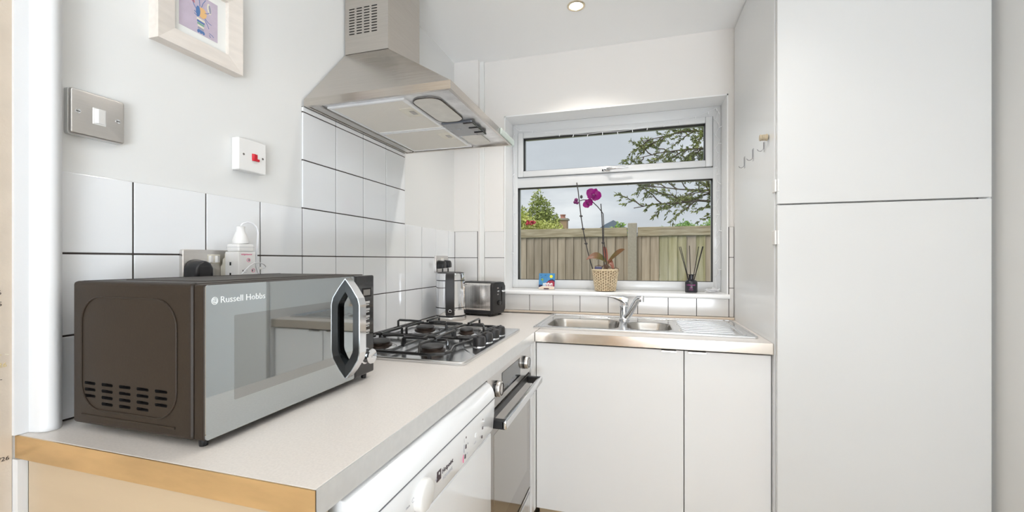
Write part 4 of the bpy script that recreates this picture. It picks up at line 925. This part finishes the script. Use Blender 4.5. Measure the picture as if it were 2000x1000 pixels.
def flower(c, s, rot, mm, tag=None):
    c = Vector(c); fo = None
    for k, (a, L_, w_) in enumerate(((90, .030, .013), (10, .036, .021), (170, .036, .021), (-50, .030, .012), (-130, .030, .012))):
        a = math.radians(a+rot); b = B(); petal(b, c+Vector((0, -.001*k, 0)), math.cos(a), math.sin(a), L_*s, w_*s)
        bmesh.ops.solidify(b, geom=list(b.faces), thickness=.0006); obj('petal', b, mm, orc, smooth=60)
    b = B(); lathe(b, [(0, 0), (.005*s, -.004), (.006*s, -.009), (.003*s, -.013), (0, -.014)], (c.x, c.y-.003, c.z-.003), 12, 'y'); obj('flower_lip', b, 'petal_deep', orc, smooth=True)
flower((.780, 2.290, 1.553), 1.22, -25, 'petal'); flower((.750, 2.296, 1.508), .85, 35, 'petal')
b = B()
for dx, dz, r in ((-.020, .002, .011), (-.026, -.010, .010), (-.014, -.014, .009)): lathe(b, [(0, -r), (r*.7, -r*.7), (r, 0), (r*.7, r*.7), (0, r)], (.705+dx, 2.297, 1.528+dz), 12)
obj('wilted_flower', b, 'petal_deep', orc, smooth=True)
b = B(); lathe(b, [(0, -.010), (.006, -.006), (.0075, 0), (.005, .008), (0, .011)], (.713, 2.299, 1.546), 12); obj('bud', b, 'stem', orc, smooth=True)

# diffuser
dx_, dy_ = 1.272, 2.335
df = thing('reed_diffuser', 'small black reed diffuser bottle with pink lettering on the sill', 'diffuser', (dx_, dy_, SZ))
b = B(); lathe(b, [(0, 0), (.028, 0), (.030, .003), (.030, .050), (.027, .058), (.018, .064), (.0115, .067), (.0115, .090), (0, .090)], (dx_, dy_, SZ), 32); bt = obj('bottle', b, 'bottle_glass', df, smooth=40)
b = B(); lathe(b, [(.0115, .090), (.0190, .0905), (.0195, .0925), (.006, .0930), (0, .0925)], (dx_, dy_, SZ), 28); obj('collar', b, 'black_satin', df, smooth=40)
def bottle_text(s, sz, z, mm):
    bm = textbm(s, sz, .0001, 'CENTER')
    for v in bm.verts:
        a = v.co.x/.0302; rr = .0302+v.co.z; v.co = Vector((dx_+rr*math.sin(a-.13), dy_-rr*math.cos(a-.13), z+v.co.y))
    obj('lettering', bm, mm, bt)
bottle_text('DARK OUD', .0085, SZ+.036, 'magenta_print'); bottle_text('REED', .0062, SZ+.022, 'magenta_print'); bottle_text('DIFFUSER', .005, SZ+.013, 'magenta_print')
for tx_, ty_ in ((-.058, 0), (-.052, -.004), (-.007, .004), (.038, .006), (.052, -.004), (.057, .0)):
    b = B(); tube(b, [(dx_+tx_*.05, dy_+ty_, SZ+.02), (dx_+tx_, dy_+ty_*3, SZ+.236+(.005 if abs(tx_) < .02 else 0))], .0019, 6); obj('reed', b, 'reed', df)

# fairy lights round the window
fl = thing('fairy_lights', 'string of small white fairy lights pinned round the window frame', 'string lights', (1.395, 2.38, SZ))
random.seed(11)
path = [Vector((.303, 2.388, 1.045))]
for k in range(1, 24): path.append(Vector((.303+random.uniform(-.003, .005), 2.392, 1.045+.945*k/24)))
path.append(Vector((.306, 2.390, 1.992)))
tops = [(.34, 1.962), (.42, 1.955), (.50, 1.940), (.58, 1.925), (.66, 1.915), (.74, 1.909), (.82, 1.913), (.90, 1.909), (.98, 1.914), (1.06, 1.919), (1.14, 1.929), (1.22, 1.940), (1.30, 1.956), (1.36, 1.975)]
for x, z in tops: path.append(Vector((x, 2.381, z)))
path.append(Vector((1.398, 2.385, 1.99)))
for k in range(1, 44): path.append(Vector((1.404+.008*math.sin(k*1.7)+random.uniform(-.003, .003), 2.385+random.uniform(-.004, .003), 1.99-.90*k/44)))
rr_ = random.Random(4)
for k in range(60):
    a = k*1.1; path.append(Vector((1.372+.036*math.cos(a)*rr_.uniform(.4, 1), 2.345+.028*math.sin(a)*rr_.uniform(.4, 1), SZ+.003+.016*rr_.random())))
b = B(); tube(b, path, .0013, 6); obj('cable', b, 'cable_white', fl, smooth=True)
for i in list(range(2, 26, 3))+list(range(25, 41, 1))+list(range(42, 84, 2))+list(range(86, 144, 4)):
    if i >= len(path): continue
    p = path[i]; d = Vector((random.uniform(-1, 1), -.3, random.uniform(-1, .6))).normalized()
    if 26 <= i <= 40: d = Vector((random.uniform(-.3, .3), -.2, -1)).normalized()
    if i >= 86: d = Vector((random.uniform(-1, 1), random.uniform(-1, 1), .4)).normalized()
    b = B(); tube(b, [p, p+d*.007, p+d*.010, p+d*.016], [.0018, .0018, .0025, .0014], 7); obj('bulb', b, 'bulb', fl, smooth=True)
b = B(); tube(b, [(.288, 2.395, 1.034), (.284, 2.26, 1.036), (.278, 2.236, 1.02), (.283, 2.240, .99), (.295, 2.244, .965), (.300, 2.246, .955)], .0013, 6); obj('lead', b, 'cable_white', fl, smooth=True)

# ------------------------------------------------------------------ downlights
def downlight(label, x, y, en):
    d = thing('downlight', label, 'downlight', (x, y, CZ), 'ceiling downlights')
    b = B(); lathe(b, [(.040, 0), (.040, -.003), (.036, -.005), (.031, -.004), (.0285, .0), (.0285, .001)], (x, y, CZ-.0005), 32); obj('bezel', b, 'brass_ring', d, smooth=40)
    b = B(); lathe(b, [(0, -.0025), (.020, -.003), (.026, -.001), (.0265, .0005)], (x, y, CZ-.001), 32); obj('bulb_face', b, 'lamp_emit', d, smooth=True)
    light('downlight_lamp', 'SPOT', (x, y, CZ-.012), (0, 0, 0), en, (1, .95, .89), spot_size=math.radians(125), spot_blend=.7, shadow_soft_size=.025)
downlight('round brass-rimmed downlight glowing in the ceiling before the window', .741, 1.871, 25)
downlight('round downlight glowing in the ceiling before the tall cupboard', 1.22, 1.20, 11)
downlight('round downlight glowing in the ceiling in front of the hood', .72, 1.20, 9)

# ------------------------------------------------------------------ outside
b = B(); box(b, -30, 30, 2.5, 60, -.4, -.2); struct('ground', b, 'lawn')
FYY = 5.5; fn = thing('garden_fence', 'weathered wooden fence of upright boards behind the window', 'fence', (.95, FYY, -.2))
random.seed(5)
x = -3.6; i = 0
while x < 5.2:
    if not (.93 < x+.05 < 1.0):
        t = random.uniform(-.002, .002); b = B(); w = .112
        hexa(b, [(x, FYY+.004+t, -.17), (x+w, FYY-.011+t, -.17), (x+w, FYY+.004+t, -.17), (x, FYY+.010+t, -.17)], [(x, FYY+.004+t, 1.50), (x+w, FYY-.011+t, 1.50), (x+w, FYY+.004+t, 1.50), (x, FYY+.010+t, 1.50)])
        o = obj('board', b, random.choice(('fence_wood', 'fence_wood_grey', 'fence_wood_pale')) if x < .85 or random.random() < .3 else random.choice(('fence_wood_green', 'fence_wood_moss', 'fence_wood_pale')), fn)
    x += .106; i += 1
for x0, x1 in ((-3.6, -1.25), (-1.13, .905), (1.03, 3.20), (3.32, 5.2)):
    b = B(); rbox(b, x0, x1, FYY-.030, FYY+.02, 1.500, 1.612, .004, 1); obj('top_rail', b, 'fence_rail', fn)
    b = B(); rbox(b, x0, x1, FYY-.028, FYY-.012, -.19, -.06, .004, 1); obj('gravel_board', b, 'fence_rail', fn)
for xc in (-1.19, .967, 3.26):
    b = B(); rbox(b, xc-.056, xc+.056, FYY-.05, FYY+.05, -.2, 1.665, .008, 1); obj('post', b, 'concrete', fn)

def leafcloud(bm, blobs, n, size, asp=.4, rnd=None, shell=.55):
    rnd = rnd or random
    tot = sum(r[3]**2 for r in blobs)
    for (cx, cy, cz, r, sz) in blobs:
        for _ in range(int(n*r*r/tot)):
            v = Vector((rnd.gauss(0, 1), rnd.gauss(0, 1), rnd.gauss(0, 1))).normalized()*r*(shell+(1-shell)*rnd.random())*rnd.choice((1, 1, 1, 1.12))
            add_leaf(bm, Vector((cx, cy, cz))+Vector((v.x, v.y, v.z*sz)), size*rnd.uniform(.6, 1.2), asp, rnd)
def add_leaf(bm, p, s, asp, rnd, d=None):
    d = d or Vector((rnd.uniform(-1, 1), rnd.uniform(-1, 1), rnd.uniform(-1, .6))).normalized()
    u = d.cross(Vector((rnd.uniform(-1, 1), rnd.uniform(-1, 1), rnd.uniform(-1, 1)))).normalized(); nn = d.cross(u)*s*.12
    a, b_, c, e_ = p, p+d*s*.45+u*s*asp*.5+nn, p+d*s, p+d*s*.45-u*s*asp*.5+nn
    bm.faces.new([bm.verts.new(q) for q in (a, b_, c)]); bm.faces.new([bm.verts.new(q) for q in (a, c, e_)])
def plant(name, label, cat, base, blobs, n, size, m, asp=.4, seed=1, trunk=None, flowers=None):
    rnd = random.Random(seed); t = thing(name, label, cat, base)
    b = B(); leafcloud(b, blobs, n, size, asp, rnd)
    obj('foliage', b, m, t, kind='stuff')
    b = B(); bx = Vector(base)
    for q in blobs[:7]:
        c = Vector(q[:3]); mid = (bx+c)/2+Vector((rnd.uniform(-.1, .1), rnd.uniform(-.1, .1), 0)); tube(b, [bx, mid, c], [.05, .03, .008], 6)
    obj('stems', b, 'bark', t)
    if flowers:
        b = B()
        for (fx, fy, fz, fr) in flowers:
            for _ in range(26): add_leaf(b, Vector((fx, fy, fz))+Vector((rnd.gauss(0, fr*.5), rnd.gauss(0, fr*.5), rnd.gauss(0, fr*.4))), .05, .7, rnd)
        obj('blossom', b, 'flower_red', t, kind='stuff')
    return t
plant('shrub', 'taller dark green shrub rising behind the yellow-green bush', 'shrub', (-.95, 8.4, -.2),
      [(-.90, 8.4, 1.95, .36, 1), (-.86, 8.4, 2.25, .24, 1.1), (-.88, 8.35, 2.48, .11, 1.6), (-1.25, 8.3, 2.05, .26, .9), (-.66, 8.3, 2.0, .18, 1.0), (-.52, 8.3, 2.03, .09, 1.3), (-.9, 8.4, 1.5, .5, 1)], 4200, .085, 'leaf_green', seed=2)
plant('bush', 'yellow-green bush with a few red flowers above the fence', 'bush', (-.9, 6.7, -.2),
      [(-.80, 6.7, 1.76, .22, .85), (-.55, 6.7, 1.70, .19, .85), (-.38, 6.7, 1.70, .16, .85), (-.23, 6.7, 1.69, .14, .95), (-1.1, 6.7, 1.8, .3, .9), (-.6, 6.75, 1.4, .35, 1), (-.86, 6.8, 1.9, .16, 1)], 5200, .060, 'leaf_yellow', .5, 3, flowers=[(-.62, 6.46, 1.795, .035), (-.56, 6.48, 1.80, .025)])
plant('bush', 'small bright green sapling peeping over the fence beside the orchid', 'bush', (.78, 6.3, -.2),
      [(.74, 6.3, 1.60, .09, 1.1), (.80, 6.3, 1.70, .05, 1.2), (.83, 6.3, 1.58, .08, 1.0), (.68, 6.3, 1.58, .07, 1)], 420, .060, 'leaf_bright', .35, 4)
plant('bush', 'low bright green hedge tops showing over the fence below the branches', 'bush', (2.0, 10.5, -.2),
      [(1.35, 10.5, 1.82, .16, .8), (1.7, 10.5, 1.86, .20, .7), (2.12, 10.5, 1.90, .24, .9), (2.45, 10.5, 1.86, .20, .8), (2.9, 10.5, 1.95, .35, .9), (1.55, 10.5, 1.80, .15, .8)], 3800, .075, 'leaf_bright', .45, 5)
# broad tree whose branches hang in from the right
rnd = random.Random(21)
tr_ = thing('garden_tree', 'broad leafy tree whose branches hang in over the fence', 'tree', (3.6, 8.2, -.2))
b = B(); tube(b, [(3.6, 8.2, -.2), (3.55, 8.2, 1.2), (3.65, 8.25, 2.6), (3.6, 8.2, 4.2)], [.16, .13, .11, .06], 10); obj('trunk', b, 'bark', tr_, smooth=True)
br = B(); lf = B()
def branch(p0, p1, r, depth, sag, dens):
    p0, p1 = Vector(p0), Vector(p1); n_ = 7; pts = []
    for i in range(n_+1):
        t = i/n_; p = p0.lerp(p1, t)+Vector((0, rnd.uniform(-.03, .03), sag*math.sin(PI*t)))+Vector((rnd.uniform(-.02, .02), 0, rnd.uniform(-.02, .02)))*(t > 0)
        pts.append(p)
    tube(br, pts, [max(.0022, r*(1-.8*i/n_)) for i in range(n_+1)], 5)
    L_ = (p1-p0).length
    if depth > 0:
        k = int(dens*L_)+2
        for j in range(k):
            t = .18+.82*(j+rnd.random()*.6)/k; i = min(n_-1, int(t*n_)); q = pts[i].lerp(pts[i+1], t*n_-i if t*n_-i < 1 else 1)
            d = (p1-p0).normalized(); side = Vector((rnd.uniform(-.5, .5), rnd.uniform(-1, 1), rnd.uniform(-1, 1)))
            q1 = q+(d*.6+side*.7).normalized()*L_*rnd.uniform(.22, .42)*(1.15-t*.5)
            branch(q, q1, r*.4, depth-1, rnd.uniform(-.02, .05), dens)
    if depth <= 1:
        k = int(L_*85)
        for j in range(k):
            t = rnd.uniform(.25, 1); i = min(n_-1, int(t*n_)); q = pts[i].lerp(pts[i+1], t*n_-i)
            dd = ((p1-p0).normalized()+Vector((rnd.uniform(-.8, .8), rnd.uniform(-.8, .8), rnd.uniform(-.9, .7)))).normalized()
            add_leaf(lf, q, rnd.uniform(.045, .082), .34, rnd, dd)
for p0, p1, r, sag in (((3.6, 8.2, 2.0), (1.00, 8.0, 2.16), .035, .16), ((3.6, 8.2, 2.3), (1.08, 8.1, 2.55), .03, .02), ((3.6, 8.2, 2.7), (1.22, 8.2, 2.95), .03, -.05),
                       ((3.6, 8.2, 3.1), (1.05, 8.1, 3.10), .03, .10), ((3.6, 8.2, 3.4), (1.12, 8.0, 3.38), .03, .12), ((3.6, 8.2, 3.8), (1.5, 8.2, 3.75), .03, .1), ((3.6, 8.2, 3.8), (4.8, 7.8, 4.2), .04, .1), ((3.6, 8.2, 3.0), (5.2, 8.0, 3.3), .04, .1),
                       ((3.6, 8.2, 2.4), (1.95, 8.6, 2.75), .028, .05), ((3.6, 8.2, 3.0), (1.9, 8.5, 3.3), .028, .02), ((3.6, 8.2, 2.1), (2.0, 7.7, 2.35), .028, .06)):
    branch(p0, p1, r, 2, sag, 4.0)
leafcloud(lf, [(3.05, 8.3, 2.7, .75, 1), (3.0, 8.3, 3.5, .75, 1), (2.75, 8.6, 3.1, .45, 1.1), (3.9, 8.2, 3.6, 1.0, .8)], 8500, .09, .4, rnd, .35)
obj('branches', br, 'bark', tr_, kind='stuff'); obj('foliage', lf, 'leaf_dark', tr_, kind='stuff')
# neighbour's house with chimney
hs_ = thing('neighbour_house', 'distant house of which only the brick chimney shows above the bush', 'house', (-2.4, 21, -.2))
b = B(); box(b, -6.5, 1.2, 19.5, 26, -.2, 1.5); obj('walls', b, 'render_wall', hs_)
b = B(); prism(b, [(19.3, 1.5), (26.2, 1.5), (22.75, 2.55)], -6.7, 1.4, 'x'); obj('roof', b, 'roof_slate', hs_)
b = B(); box(b, -2.58, -2.12, 20.0, 20.5, 1.6, 3.12); cm_ = obj('chimney', b, 'brick', hs_)
b = B(); box(b, -2.64, -2.06, 19.94, 20.56, 3.12, 3.20); obj('chimney_cap', b, 'concrete', cm_)
b = B(); lathe(b, [(.15, 0), (.12, .06), (.115, .15), (.14, .16), (.14, .20), (.10, .20)], (-2.34, 20.25, 3.20), 16); obj('chimney_pot', b, 'clay', cm_)
# far hill
b = B(); random.seed(8)
pr_h = [(-60, 0), (-30, 3.9), (-12, 4.6), (-6.0, 4.8), (-4.2, 5.35), (-3.0, 6.15), (-1.8, 6.75), (-.9, 6.2), (.2, 5.5), (1.5, 4.9), (20, 4.6), (60, 0)]
prism(b, [(x, z) for x, z in pr_h]+[(60, -1), (-60, -1)], 60, 80, 'y'); struct('hill', b, 'hazy_hill')
